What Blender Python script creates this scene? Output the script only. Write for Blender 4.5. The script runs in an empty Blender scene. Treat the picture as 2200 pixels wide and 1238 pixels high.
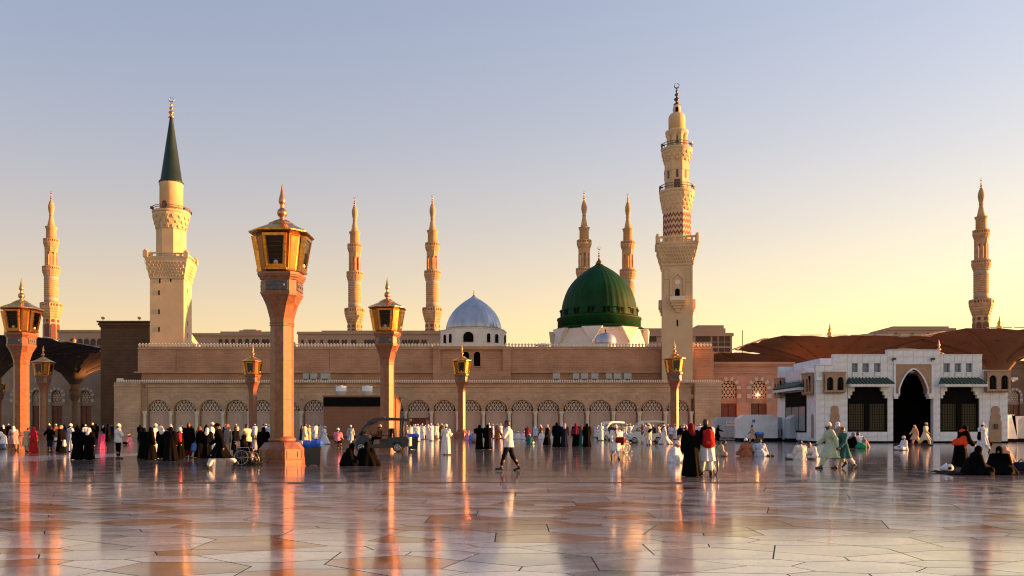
import bpy, bmesh, math, random
import numpy as np
from mathutils import Vector, Matrix
random.seed(7)
SC = bpy.context.scene
COL = SC.collection
R = math.radians
PI = math.pi

# ------------------------------------------------------------------ camera
# level camera at eye height; F is the focal length in photo pixels (2200 wide), HZ the horizon row
F, HZ, CX, EYE = 1750.0, 915.0, 1100.0, 1.5
cam_d = bpy.data.cameras.new('camera'); cam = bpy.data.objects.new('camera', cam_d); COL.objects.link(cam)
cam.location = (0, 0, EYE); cam.rotation_euler = (R(90), 0, 0)
cam_d.sensor_width = 36.0; cam_d.lens = 36.0 * F / 2200.0
cam_d.shift_y = (HZ - 619.0) / 2200.0
cam_d.clip_start = 0.1; cam_d.clip_end = 5000
SC.camera = cam

# ------------------------------------------------------------------ sky, sun, exposure
SUN_EL, SUN_AZ = R(5.5), R(6.0)      # low sun on the right, a little beyond the picture plane
world = bpy.data.worlds.new('World'); SC.world = world; world.use_nodes = True
wn, wl = world.node_tree.nodes, world.node_tree.links
bg = wn['Background']
sky = wn.new('ShaderNodeTexSky'); sky.sky_type = 'NISHITA'; sky.sun_disc = False
sky.sun_elevation = SUN_EL
sky.sun_rotation = R(90) - SUN_AZ
sky.altitude = 600; sky.air_density = 1.0; sky.dust_density = 2.2; sky.ozone_density = 2.0
# dusty evening air: a warm haze layer that thickens toward the horizon all round and warms toward the sun
def wmath(op, a, b=None, c=None):
    nd = wn.new('ShaderNodeMath'); nd.operation = op
    for i, v in enumerate((a, b, c)):
        if v is None: continue
        if isinstance(v, (int, float)): nd.inputs[i].default_value = v
        else: wl.new(v, nd.inputs[i])
    return nd.outputs[0]
def wmix(f, a, b):
    nd = wn.new('ShaderNodeMix'); nd.data_type = 'RGBA'
    wl.new(f, nd.inputs[0])
    for i, v in ((6, a), (7, b)):
        if isinstance(v, tuple): nd.inputs[i].default_value = (*v, 1)
        else: wl.new(v, nd.inputs[i])
    return nd.outputs[2]
tcw = wn.new('ShaderNodeTexCoord'); sxyz = wn.new('ShaderNodeSeparateXYZ'); wl.new(tcw.outputs['Generated'], sxyz.inputs[0])
zz = wmath('MAXIMUM', sxyz.outputs[2], 0.0)
sd0 = wn.new('ShaderNodeVectorMath'); sd0.operation = 'DOT_PRODUCT'; wl.new(tcw.outputs['Generated'], sd0.inputs[0])
sd0.inputs[1].default_value = (math.cos(SUN_EL)*math.cos(SUN_AZ), math.cos(SUN_EL)*math.sin(SUN_AZ), math.sin(SUN_EL))
toward = wmath('POWER', wmath('MULTIPLY_ADD', sd0.outputs['Value'], 0.5, 0.5), 1.9)
HAZE_FAR, HAZE_SUN = (3.65, 2.22, 0.68), (7.8, 5.4, 0.82)      # colour of the dust away from / toward the sun
MID_FAR, MID_SUN = (1.04, 1.20, 1.74), (2.75, 2.80, 3.45)        # upper air
h_lo = wmath('POWER', 2.718, wmath('MULTIPLY', wmath('POWER', wmath('MULTIPLY', zz, 4.6), 1.35), -1.0))
h_hi = wmath('POWER', 2.718, wmath('MULTIPLY', zz, -1.2))
upper = wmix(toward, MID_FAR, MID_SUN)
low = wmix(toward, HAZE_FAR, HAZE_SUN)
air = wmix(h_lo, upper, low)
col = wmix(wmath('MULTIPLY', h_hi, 0.92), sky.outputs[0], air)
wl.new(col, bg.inputs[0]); bg.inputs[1].default_value = 0.082
sun_d = bpy.data.lights.new('sun', 'SUN'); sun = bpy.data.objects.new('sun', sun_d); COL.objects.link(sun)
sun_d.energy = 4.6; sun_d.angle = R(0.6); sun_d.color = (1.0, 0.38, 0.10)
sdir = Vector((math.cos(SUN_EL) * math.cos(SUN_AZ), math.cos(SUN_EL) * math.sin(SUN_AZ), math.sin(SUN_EL)))
sun.rotation_euler = sdir.to_track_quat('Z', 'Y').to_euler()
SC.view_settings.view_transform = 'Standard'; SC.view_settings.look = 'None'
SC.view_settings.gamma = 1.0; SC.view_settings.use_curve_mapping = False
SC.view_settings.exposure = 2.0
SC.cycles.filter_width = 1.15

# ------------------------------------------------------------------ helpers
def WX(px, Y): return (px - CX) * Y / F
def WZ(py, Y): return EYE + (HZ - py) * Y / F
def GY(py): return EYE * F / (py - HZ)

MATS = {}
def mat(name, col, rough=0.7, metal=0.0, var=0.12, scale=2.5, bump=0.0, bscale=None, spec=0.5, stretch=None, warm=0.0):
    if name in MATS: return MATS[name]
    m = bpy.data.materials.new(name); m.use_nodes = True
    n, l = m.node_tree.nodes, m.node_tree.links
    p = n['Principled BSDF']
    p.inputs['Roughness'].default_value = rough; p.inputs['Metallic'].default_value = metal
    p.inputs['Specular IOR Level'].default_value = spec
    tc = n.new('ShaderNodeTexCoord'); src = tc.outputs['Object']
    if stretch:
        mp = n.new('ShaderNodeMapping'); mp.inputs['Scale'].default_value = stretch
        l.new(src, mp.inputs[0]); src = mp.outputs[0]
    nz = n.new('ShaderNodeTexNoise'); nz.inputs['Scale'].default_value = scale; nz.inputs['Detail'].default_value = 5
    l.new(src, nz.inputs['Vector'])
    cr = n.new('ShaderNodeValToRGB')
    a, b = [max(0, c * (1 - var)) for c in col], [min(1, c * (1 + var)) for c in col]
    a[0] *= 1 + warm; b[2] *= 1 + warm
    cr.color_ramp.elements[0].position = 0.3; cr.color_ramp.elements[1].position = 0.7
    cr.color_ramp.elements[0].color = (*a, 1); cr.color_ramp.elements[1].color = (*b, 1)
    l.new(nz.outputs[0], cr.inputs[0]); l.new(cr.outputs[0], p.inputs['Base Color'])
    if bump:
        bn = n.new('ShaderNodeTexNoise'); bn.inputs['Scale'].default_value = bscale or scale * 6; bn.inputs['Detail'].default_value = 4
        l.new(src, bn.inputs['Vector'])
        bp = n.new('ShaderNodeBump'); bp.inputs['Strength'].default_value = bump; bp.inputs['Distance'].default_value = 0.02
        l.new(bn.outputs[0], bp.inputs['Height']); l.new(bp.outputs[0], p.inputs['Normal'])
    MATS[name] = m
    return m

def stone(name, c1, c2, mortar, bw=0.9, bh=0.35, gap=0.015, rough=0.75, bump=0.5, stain=0.24):
    """coursed stone: brick texture over (x+y, z), weather stains from noise"""
    if name in MATS: return MATS[name]
    m = bpy.data.materials.new(name); m.use_nodes = True
    n, l = m.node_tree.nodes, m.node_tree.links
    p = n['Principled BSDF']; p.inputs['Roughness'].default_value = rough
    p.inputs['Specular IOR Level'].default_value = 0.3
    tc = n.new('ShaderNodeTexCoord'); sp = n.new('ShaderNodeSeparateXYZ'); l.new(tc.outputs['Object'], sp.inputs[0])
    ad = n.new('ShaderNodeMath'); l.new(sp.outputs[0], ad.inputs[0]); l.new(sp.outputs[1], ad.inputs[1])
    cb = n.new('ShaderNodeCombineXYZ'); l.new(ad.outputs[0], cb.inputs[0]); l.new(sp.outputs[2], cb.inputs[1])
    br = n.new('ShaderNodeTexBrick'); l.new(cb.outputs[0], br.inputs['Vector'])
    br.inputs['Color1'].default_value = (*c1, 1); br.inputs['Color2'].default_value = (*c2, 1); br.inputs['Mortar'].default_value = (*mortar, 1)
    br.inputs['Scale'].default_value = 1.0; br.inputs['Brick Width'].default_value = bw; br.inputs['Row Height'].default_value = bh
    br.inputs['Mortar Size'].default_value = gap; br.inputs['Bias'].default_value = 0.0
    nz = n.new('ShaderNodeTexNoise'); nz.inputs['Scale'].default_value = 0.35; nz.inputs['Detail'].default_value = 7
    l.new(tc.outputs['Object'], nz.inputs['Vector'])
    mr = n.new('ShaderNodeMapRange'); mr.inputs[1].default_value = 0.3; mr.inputs[2].default_value = 0.7
    mr.inputs[3].default_value = 1 - stain; mr.inputs[4].default_value = 1 + stain * 0.6
    l.new(nz.outputs[0], mr.inputs[0])
    mx = n.new('ShaderNodeVectorMath'); mx.operation = 'SCALE'
    l.new(br.outputs[0], mx.inputs[0]); l.new(mr.outputs[0], mx.inputs['Scale'])
    l.new(mx.outputs[0], p.inputs['Base Color'])
    bp = n.new('ShaderNodeBump'); bp.inputs['Strength'].default_value = bump; bp.inputs['Distance'].default_value = 0.02
    bp.invert = True
    l.new(br.outputs['Fac'], bp.inputs['Height']); l.new(bp.outputs[0], p.inputs['Normal'])
    MATS[name] = m
    return m

class MB:
    """collects shapes into one mesh"""
    def __init__(s): s.v, s.f, s.m, s.sm = [], [], [], []
    def add(s, vs, fs, mi=0, smooth=False):
        o = len(s.v); s.v += [tuple(v) for v in vs]
        for f in fs: s.f.append([i + o for i in f]); s.m.append(mi); s.sm.append(smooth)
        return s
    def box(s, x0, x1, y0, y1, z0, z1, mi=0):
        return s.add([(x0,y0,z0),(x1,y0,z0),(x1,y1,z0),(x0,y1,z0),(x0,y0,z1),(x1,y0,z1),(x1,y1,z1),(x0,y1,z1)],
              [(0,3,2,1),(4,5,6,7),(0,1,5,4),(1,2,6,5),(2,3,7,6),(3,0,4,7)], mi)
    def lathe(s, prof, n=24, ph=0.0, cx=0, cy=0, apo=False, mi=0, flute=0, famp=0.0, smooth=None):
        k = 1 / math.cos(PI / n) if apo else 1
        vs, fs = [], []
        for (r, z) in prof:
            for i in range(n):
                a = ph + 2 * PI * i / n
                rr = r * k * (1 + (famp * abs(math.sin(flute * (a - ph) / 2)) if flute else 0))
                vs.append((cx + rr * math.cos(a), cy + rr * math.sin(a), z))
        for j in range(len(prof) - 1):
            for i in range(n):
                i2 = (i + 1) % n
                fs.append((j*n+i, j*n+i2, (j+1)*n+i2, (j+1)*n+i))
        if prof[0][0] > 1e-4: fs.append(tuple(range(n - 1, -1, -1)))
        if prof[-1][0] > 1e-4: fs.append(tuple(range((len(prof)-1)*n, len(prof)*n)))
        return s.add(vs, fs, mi, (n > 10) if smooth is None else smooth)
    def cham(s, prof, mi=0):
        """stacked chamfered squares: (apothem, half width of main face, z)"""
        vs, fs = [], []
        for A, c, z in prof: vs += [(A,-c,z),(A,c,z),(c,A,z),(-c,A,z),(-A,c,z),(-A,-c,z),(-c,-A,z),(c,-A,z)]
        for j in range(len(prof)-1):
            for i in range(8): fs.append((j*8+i, j*8+(i+1)%8, (j+1)*8+(i+1)%8, (j+1)*8+i))
        fs += [tuple(range(7,-1,-1)), tuple(range(len(prof)*8-8, len(prof)*8))]
        return s.add(vs, fs, mi)
    def tube(s, pts, r, n=6, mi=0, closed=False):
        pts = [Vector(p) for p in pts]; rs = r if isinstance(r, (list, tuple)) else [r] * len(pts)
        vs, fs = [], []; N = len(pts); up = None
        for i, p in enumerate(pts):
            if closed: d = pts[(i+1) % N] - pts[i-1]
            else: d = pts[min(i+1, N-1)] - pts[max(i-1, 0)]
            d.normalize()
            if up is None:
                up = Vector((0,0,1)) if abs(d.z) < 0.9 else Vector((1,0,0))
            a = d.cross(up).normalized(); b = a.cross(d).normalized(); up = b
            for k in range(n):
                t = 2*PI*k/n; vs.append(p + a*rs[i]*math.cos(t) + b*rs[i]*math.sin(t))
        M = N if closed else N - 1
        for i in range(M):
            j = (i+1) % N
            for k in range(n):
                k2 = (k+1) % n; fs.append((i*n+k, i*n+k2, j*n+k2, j*n+k))
        if not closed: fs += [tuple(range(n-1,-1,-1)), tuple(range((N-1)*n, N*n))]
        return s.add(vs, fs, mi, True)
    def prism(s, poly, y0, y1, mi=0, axis='y'):
        """polygon (a,b) extruded; axis y: (x,z), x: (y,z), z: (x,y)"""
        n = len(poly)
        if axis == 'y': f = lambda p, t: (p[0], t, p[1])
        elif axis == 'x': f = lambda p, t: (t, p[0], p[1])
        else: f = lambda p, t: (p[0], p[1], t)
        vs = [f(p, y0) for p in poly] + [f(p, y1) for p in poly]
        fs = [tuple(range(n)), tuple(range(2*n-1, n-1, -1))] + [(i, i+n, (i+1)%n+n, (i+1)%n) for i in range(n)]
        return s.add(vs, fs, mi)
    def arch_bay(s, x0, x1, z0, z1, cx, a, zs, y, d, rise=None, n=14, mi=0, power=1.0):
        """front wall plate at y (facing -y) with an arched opening and its reveal of depth d"""
        rise = rise or a
        pts = [(cx - a, z0)] + [(cx - a*math.cos(PI*i/n), zs + rise*(math.sin(PI*i/n) if power == 1 else (1-abs(math.cos(PI*i/n))**power)**(1/1.25))) for i in range(n+1)] + [(cx + a, z0)]
        vs, fs = [], []
        def q(*p):
            o = len(vs); vs.extend(p); fs.append(tuple(range(o, o+len(p))))
        q((x0,y,z0),(cx-a,y,z0),(cx-a,y,z1),(x0,y,z1)); q((cx+a,y,z0),(x1,y,z0),(x1,y,z1),(cx+a,y,z1))
        for i in range(1, n+1):
            (xa,za),(xb,zb) = pts[i],pts[i+1]
            q((xa,y,za),(xb,y,zb),(xb,y,z1),(xa,y,z1))
        for i in range(len(pts)-1):
            (xa,za),(xb,zb) = pts[i],pts[i+1]
            q((xa,y,za),(xa,y+d,za),(xb,y+d,zb),(xb,y,zb))
        s.add(vs, fs, mi); return pts
    def build(s, name, mats, parent=None, loc=(0,0,0), rz=0):
        me = bpy.data.meshes.new(name); me.from_pydata(s.v, [], s.f)
        for m in (mats if isinstance(mats, (list, tuple)) else [mats]): me.materials.append(m)
        me.polygons.foreach_set('material_index', s.m); me.polygons.foreach_set('use_smooth', s.sm)
        me.update()
        return link(name, me, parent, loc, rz)

def link(name, me, parent=None, loc=(0,0,0), rz=0, scale=None):
    o = bpy.data.objects.new(name, me); COL.objects.link(o)
    o.location = loc; o.rotation_euler = (0, 0, rz)
    if scale: o.scale = scale
    if parent: o.parent = parent
    return o
def tag(o, label, cat, group=None):
    o['label'] = label; o['category'] = cat
    if group: o['group'] = group
    return o
def thing(name, label, cat, loc=(0,0,0), rz=0, group=None):
    o = bpy.data.objects.new(name, None); COL.objects.link(o); o.empty_display_size = 0.2
    o.location = loc; o.rotation_euler = (0,0,rz); return tag(o, label, cat, group)
def dup(root, loc, rz=None, label=None):
    def cp(o, par):
        c = o.copy(); COL.objects.link(c)
        if par: c.parent = par
        for ch in o.children: cp(ch, c)
        return c
    r = cp(root, None); r.location = loc
    if rz is not None: r.rotation_euler = (0,0,rz)
    if label: r['label'] = label
    return r
def arc(cx, cz, r, a0, a1, n): return [(cx + r*math.cos(a0+(a1-a0)*i/n), cz + r*math.sin(a0+(a1-a0)*i/n)) for i in range(n+1)]

# ------------------------------------------------------------------ materials
M_WALL = stone('pink_wall_stone', (.50,.275,.175), (.45,.24,.15), (.35,.185,.115), 1.1, .30, .02)
M_ARC = stone('arcade_stone', (.58,.395,.255), (.50,.335,.21), (.38,.25,.155), 1.0, .34, .014)
M_PANEL = mat('arcade_panel', (.56,.41,.31), .6, var=.10, scale=1.2, stretch=(3,3,.5))
M_CREAM = mat('cream_plaster', (.58,.425,.265), .8, var=.10, scale=.5, bump=.15, bscale=8)
M_CREAM2 = mat('pale_column', (.70,.62,.52), .5, var=.08, scale=2)
M_MIN = stone('minaret_stone', (.52,.33,.19), (.47,.295,.17), (.37,.225,.125), 1.6, 1.1, .05, bump=.3)
M_BAND = mat('minaret_grey_band', (.33,.30,.31), .7, var=.2, scale=3)
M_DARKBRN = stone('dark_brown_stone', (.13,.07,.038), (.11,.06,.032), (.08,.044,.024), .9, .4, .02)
M_LAMP = mat('lamp_granite', (.225,.092,.048), .40, var=.24, scale=5, bump=.05, bscale=60)
M_GREY = mat('grey_carved_stone', (.085,.085,.105), .5, var=.3, scale=6, bump=.4, bscale=25)
M_GOLD = mat('gilt_metal', (.62,.31,.075), .27, metal=1.0, var=.35, scale=7, bump=.5, bscale=22)
M_GOLDD = mat('old_gilt', (.24,.11,.04), .38, metal=1.0, var=.2, scale=8)
M_COPPER = mat('copper_finial', (.55,.27,.15), .35, metal=1.0, var=.2, scale=6)
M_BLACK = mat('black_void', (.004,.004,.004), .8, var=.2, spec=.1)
M_DGLASS = mat('dark_glass', (.02,.022,.028), .06, var=.3, scale=2)
M_GREEN = mat('green_dome_paint', (.003,.040,.010), .6, spec=.15, var=.45, scale=.6, bump=.1, bscale=5, stretch=(1,1,.3))
M_LEAD = mat('silver_lead_sheet', (.40,.44,.52), .36, metal=.6, var=.22, scale=.8, stretch=(1,1,.3))
M_WHITE = mat('white_plaster', (.72,.70,.68), .8, var=.06, scale=.6)
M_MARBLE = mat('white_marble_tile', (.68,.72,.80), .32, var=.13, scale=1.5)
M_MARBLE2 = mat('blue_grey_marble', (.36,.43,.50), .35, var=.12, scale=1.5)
M_TAN = mat('tan_stone', (.36,.23,.15), .65, var=.12, scale=3)
M_TILEG = mat('green_roof_tile', (.028,.075,.06), .45, var=.25, scale=5)
M_LATT = mat('pale_lattice', (.70,.55,.43), .6, var=.06)
M_DOOR = mat('dark_red_door', (.12,.025,.016), .4, var=.3, scale=3)
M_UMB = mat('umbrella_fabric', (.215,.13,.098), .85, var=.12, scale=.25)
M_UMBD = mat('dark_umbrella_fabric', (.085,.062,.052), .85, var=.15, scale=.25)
M_RIB = mat('umbrella_rib', (.16,.10,.07), .5, var=.1)
M_CHEV = mat('chevron_red', (.22,.045,.035), .7, var=.15)
M_RAIL = mat('dark_metal', (.05,.045,.045), .45, var=.2)
M_WHITEP = mat('white_paint', (.75,.75,.74), .4, var=.05)
M_BROWNB = stone('brown_kiosk_cladding', (.27,.13,.078), (.245,.118,.07), (.19,.09,.052), 1.2, .16, .012, stain=.08)
M_AC = mat('grey_metal_box', (.40,.40,.39), .5, var=.12, scale=2)
M_GHOST = mat('hall_stone', (.38,.26,.19), .8, var=.08, scale=.2)
# ------------------------------------------------------------------ ground
def ground_mat(name, col, rough, var, scale, bumpd=0.004):
    m = mat(name, col, rough, var=var, scale=scale, spec=0.85)
    n, l = m.node_tree.nodes, m.node_tree.links
    p = n['Principled BSDF']
    tc = [x for x in n if x.type == 'TEX_COORD'][0]
    rn = n.new('ShaderNodeTexNoise'); rn.inputs['Scale'].default_value = 1.3; rn.inputs['Detail'].default_value = 4
    l.new(tc.outputs['Object'], rn.inputs['Vector'])
    mr = n.new('ShaderNodeMapRange'); mr.inputs[1].default_value = .3; mr.inputs[2].default_value = .7
    mr.inputs[3].default_value = rough * .5; mr.inputs[4].default_value = rough * 1.6
    l.new(rn.outputs[0], mr.inputs[0]); l.new(mr.outputs[0], p.inputs['Roughness'])
    p.inputs['Coat Weight'].default_value = .5; p.inputs['Coat Roughness'].default_value = .075; p.inputs['Coat IOR'].default_value = 1.6
    bn = n.new('ShaderNodeTexNoise'); bn.inputs['Scale'].default_value = 6; bn.inputs['Detail'].default_value = 3
    l.new(tc.outputs['Object'], bn.inputs['Vector'])
    bp = n.new('ShaderNodeBump'); bp.inputs['Strength'].default_value = .12; bp.inputs['Distance'].default_value = bumpd
    l.new(bn.outputs[0], bp.inputs['Height']); l.new(bp.outputs[0], p.inputs['Normal'])
    # thin marble veins and soft dusty patches
    cr = [x for x in n if x.type == 'VALTORGB'][0]
    vn = n.new('ShaderNodeTexNoise'); vn.inputs['Scale'].default_value = 1.9; vn.inputs['Detail'].default_value = 7; vn.inputs['Distortion'].default_value = 1.4
    l.new(tc.outputs['Object'], vn.inputs['Vector'])
    sb = n.new('ShaderNodeMath'); sb.operation = 'SUBTRACT'; sb.inputs[1].default_value = .5; l.new(vn.outputs[0], sb.inputs[0])
    ab_ = n.new('ShaderNodeMath'); ab_.operation = 'ABSOLUTE'; l.new(sb.outputs[0], ab_.inputs[0])
    vr = n.new('ShaderNodeMapRange'); vr.inputs[1].default_value = 0; vr.inputs[2].default_value = .035; vr.inputs[3].default_value = .78; vr.inputs[4].default_value = 1.0
    l.new(ab_.outputs[0], vr.inputs[0])
    sc_ = n.new('ShaderNodeVectorMath'); sc_.operation = 'SCALE'; l.new(cr.outputs[0], sc_.inputs[0]); l.new(vr.outputs[0], sc_.inputs['Scale'])
    l.new(sc_.outputs[0], p.inputs['Base Color'])
    return m
G_JOINT = mat('joint_dark', (.035,.03,.03), .8)
G_FAR = ground_mat('plaza_marble_far', (.13,.12,.122), .13, .14, .5)
G_L = [ground_mat('paving_marble_%d' % i, c, .15, .10, 1.7) for i, c in enumerate([(.36,.385,.44), (.31,.335,.385), (.45,.47,.515), (.25,.275,.325)])]
G_B = [ground_mat('paving_brown_%d' % i, c, .17, .16, 1.7) for i, c in enumerate([(.22,.075,.038), (.16,.058,.032)])]
G_GREY = ground_mat('paving_grey', (.09,.09,.10), .13, .15, 1.5)
G_PALE = ground_mat('paving_pale_strip', (.34,.37,.43), .2, .06, 1.5)

mb = MB(); mb.add([(-1500,-60,0),(1500,-60,0),(1500,3000,0),(-1500,3000,0)], [(0,1,2,3)])
pav = mb.build('plaza_ground', G_JOINT); pav['kind'] = 'structure'
# far paving: bands of rectangular marble slabs laid above the dark joint sheet
TZ = 0.004
def slabs(y0, y1, x0, x1, w, d, mats_w, name, gap=.012, seed=1):
    rnd = random.Random(seed); mb = MB(); r = 0; y = y0
    while y < y1 - 1e-6:
        x = x0 - (w/2 if r % 2 else 0)
        row = rnd.random()
        while x < x1:
            mb.add([(x+gap/2,y+gap/2,TZ),(x+w-gap/2,y+gap/2,TZ),(x+w-gap/2,y+d-gap/2,TZ),(x+gap/2,y+d-gap/2,TZ)], [(0,1,2,3)], rnd.choice(mats_w))
            x += w
        y += d; r += 1
    return mb
mid_m = [ground_mat('slab_%d' % i, c, .12, .10, .8) for i, c in enumerate([(.15,.145,.158), (.12,.118,.13), (.20,.19,.205), (.12,.085,.068)])] + [G_GREY, ground_mat('slab_pale', (.25,.255,.28), .13, .1, .8)]
o = slabs(27.0, 60.0, -60, 60, 1.5, .75, [0,0,0,1,1,2,2,3], 'slab').build('paving_slabs', mid_m, pav); o['kind'] = 'stuff'
mb = MB(); mb.add([(-1500,60,TZ),(1500,60,TZ),(1500,3000,TZ),(-1500,3000,TZ)], [(0,1,2,3)])
mb.build('far_paving', G_FAR, pav)
# dark and pale border bands between the star paving and the slabs
YB = [(21.6,21.7,4),(21.7,23.6,5),(23.6,23.8,4),(23.8,26.7,2),(26.7,27.0,4)]
for i, (a, b, k) in enumerate(YB):
    mb = slabs(a, b, -45, 45, 1.8, b-a, [k], 'band', seed=i)
    o = mb.build('border_band', mid_m, pav); o['kind'] = 'stuff'
# pale strip running off to the left
mb = MB(); mb.add([(-34,46.5,TZ*2),(-17.5,33.0,TZ*2),(-16.0,36.0,TZ*2),(-33,52,TZ*2)], [(0,1,2,3)])
ps = [(WX(-200,30),27.2),(WX(300,40.4),40.4),(WX(300,45),45),(WX(-200,35.5),35.5)]
mb = MB(); mb.add([(x,y,TZ*2) for x,y in ps], [(0,1,2,3)]); mb.build('pale_marble_strip', G_PALE, pav)
mb = MB(); mb.add([(WX(1640,30.5),30.5,TZ*2),(WX(2300,24.6),24.6,TZ*2),(WX(2300,24.9),24.9,TZ*2),(WX(1640,31.0),31.0,TZ*2)], [(0,1,2,3)]); mb.build('drain_line', G_GREY, pav)

# star paving (octagon-and-square star tiling), each tile its own piece
def star_tiles():
    a = 1.12; p = a*(1+math.sqrt(2)); th = R(62); rot = R(17)
    cr, sr = math.cos(rot), math.sin(rot)
    Rf = lambda q: (1.42*(cr*q[0]-sr*q[1]), .80*(sr*q[0]+cr*q[1])+8.0)
    tiles = []; hexes = {}
    def poly(cx, cy, n, ph, kind):
        rad = a/(2*math.sin(PI/n))
        v = [(cx+rad*math.cos(ph+2*PI*i/n), cy+rad*math.sin(ph+2*PI*i/n)) for i in range(n)]
        mids = [((v[i][0]+v[(i+1)%n][0])/2, (v[i][1]+v[(i+1)%n][1])/2) for i in range(n)]
        # ray from each midpoint toward the next corner, bent inward by th
        qs = []
        half = PI*(n-2)/n/2; L = (a/2)
        # isoceles: base angles th from edges; distance along bisector from corner
        for i in range(n):
            c = v[(i+1)%n]; bx, by = cx-c[0], cy-c[1]; bl = math.hypot(bx,by)
            t = L*math.sin(th)/math.sin(PI-th-half)
            t = min(t, bl*.8)
            qs.append((c[0]+bx/bl*t, c[1]+by/bl*t))
        star = []
        for i in range(n): star += [mids[i], qs[i]]
        for i in range(n):
            c = v[(i+1)%n]; key = (round(c[0],2), round(c[1],2))
            hexes.setdefault(key, []).append((mids[i], qs[i], mids[(i+1)%n]))
        if kind == 8:
            ri = rad*.34
            inner = [(cx+ri*math.cos(math.atan2(q[1]-cy,q[0]-cx)), cy+ri*math.sin(math.atan2(q[1]-cy,q[0]-cx))) for q in qs]
            tiles.append(('oct', inner))
            for i in range(n):
                tiles.append(('kite', [inner[i-1], qs[i-1], mids[i], qs[i], inner[i]]))
        else: tiles.append(('star', star))
    for i in range(-11, 12):
        for j in range(-11, 12):
            poly(i*p, j*p, 8, PI/8, 8); poly((i+.5)*p, (j+.5)*p, 4, 0, 4)
    for key, ps in hexes.items():
        pts = []
        for m0, q, m1 in ps: pts += [m0, q, m1]
        uq = []
        for q in pts:
            if all(math.hypot(q[0]-u[0], q[1]-u[1]) > .02 for u in uq): uq.append(q)
        uq.sort(key=lambda q: math.atan2(q[1]-key[1], q[0]-key[0]))
        tiles.append(('hex', uq))
    return [(k, [Rf(q) for q in t]) for k, t in tiles]
def shrink(poly, g):
    n = len(poly); A = sum(poly[i][0]*poly[(i+1)%n][1]-poly[(i+1)%n][0]*poly[i][1] for i in range(n))
    if A < 0: poly = poly[::-1]
    out = []
    for i in range(n):
        p0, p1, p2 = Vector(poly[i-1]), Vector(poly[i]), Vector(poly[(i+1)%n])
        d1, d2 = (p1-p0).normalized(), (p2-p1).normalized()
        n1, n2 = Vector((-d1.y,d1.x)), Vector((-d2.y,d2.x))
        b = n1+n2; L = max(.25, b.dot(n1)); out.append(tuple(p1 + b*(g/L)))
    return out
tiles = []
for k, t in star_tiles():
    cx = sum(q[0] for q in t)/len(t); cy = sum(q[1] for q in t)/len(t)
    if 3 < cy < 21.2 and abs(cx) < .66*cy+5: tiles.append((k, t, cx, cy))
tiles = [t for t in tiles if max(q[1] for q in t[1]) < 21.55]
inview = [t for t in tiles if t[3] > 7.6 and abs(t[2]) < .65*t[3]+.5]
inview.sort(key=lambda t: t[3])
rnd = random.Random(5)
near_ids = set(id(t) for t in inview[:295])
rest = [MB() for _ in range(6)]
stuff = MB()
def brown(k, cx, cy):
    w = math.sin(cx*.55+1.3) + math.cos(cy*.9+cx*.25)
    if cy < 10.6: return cx < -.4 and k in ('hex','kite') and rnd.random() < (.5 if cx < -1 else .2)
    if 10.6 <= cy < 15.5: return k in ('hex','kite','star') and rnd.random() < (.40 + .14*w)
    return k in ('hex','star') and rnd.random() < .2
for t in tiles:
    k, pl, cx, cy = t
    b = brown(k, cx, cy); mi = rnd.randrange(2)+4 if b else rnd.choice([0,0,1,2,2,3])
    pl = shrink(pl, .0085)
    lift = TZ + rnd.uniform(0, .001)
    tilt = (rnd.uniform(-1,1)*.0007, rnd.uniform(-1,1)*.0007)
    loc = [(x-cx, y-cy) for x, y in pl]; n = len(loc)
    top = [(x, y, lift + x*tilt[0] + y*tilt[1]) for x, y in loc]
    vs = top + [(x, y, -.003) for x, y in loc]
    fs = [tuple(range(n))]; fside = [((i+1)%n, i, i+n, (i+1)%n+n) for i in range(n)]
    if id(t) in near_ids:
        q = MB().add(vs, fs, 0).add(vs, fside, 1); q.build('paving_tile', [(G_L+G_B)[mi], G_JOINT], pav, (cx, cy, 0))
    else:
        stuff.add([(x+cx, y+cy, z) for x, y, z in vs], fs, mi); stuff.add([(x+cx, y+cy, z) for x, y, z in vs], fside, 6)
o = stuff.build('paving_tiles_far', G_L+G_B+[G_JOINT], pav); o['kind'] = 'stuff'

# ------------------------------------------------------------------ lattice screen shared by arched windows
def lattice_mb(a, rise, sp=.27, w=.055, d=.06, base=0.0, power=1):
    """three directions of bars clipped to an arched outline of half width a standing on z=0..base then the arch"""
    mb = MB()
    def inside(x, z):
        if abs(x) > a or z < 0: return False
        if z <= base: return True
        u = min(1, abs(x)/a)
        h = math.sqrt(max(0,1-u*u)) if power == 1 else (1-u**power)**(1/1.25)
        return z - base <= rise*h
    for ang in (0, 60, 120):
        c, s_ = math.cos(R(ang)), math.sin(R(ang))
        for k in range(-30, 31):
            off = k*sp*.866; run = None; t = -4.0
            while t < 4.0:
                x = t*c - off*s_; z = t*s_ + off*c
                ok = inside(x, z)
                if ok and run is None: run = t
                if (not ok) and run is not None:
                    if t-run > .08:
                        p0 = (run*c-off*s_, run*s_+off*c); p1 = (t*c-off*s_, t*s_+off*c)
                        nx, nz = -s_*w/2, c*w/2
                        mb.prism([(p0[0]-nx,p0[1]-nz),(p1[0]-nx,p1[1]-nz),(p1[0]+nx,p1[1]+nz),(p0[0]+nx,p0[1]+nz)], ang*.0001, d+ang*.0001)
                    run = None
                t += .03
    return mb

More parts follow.
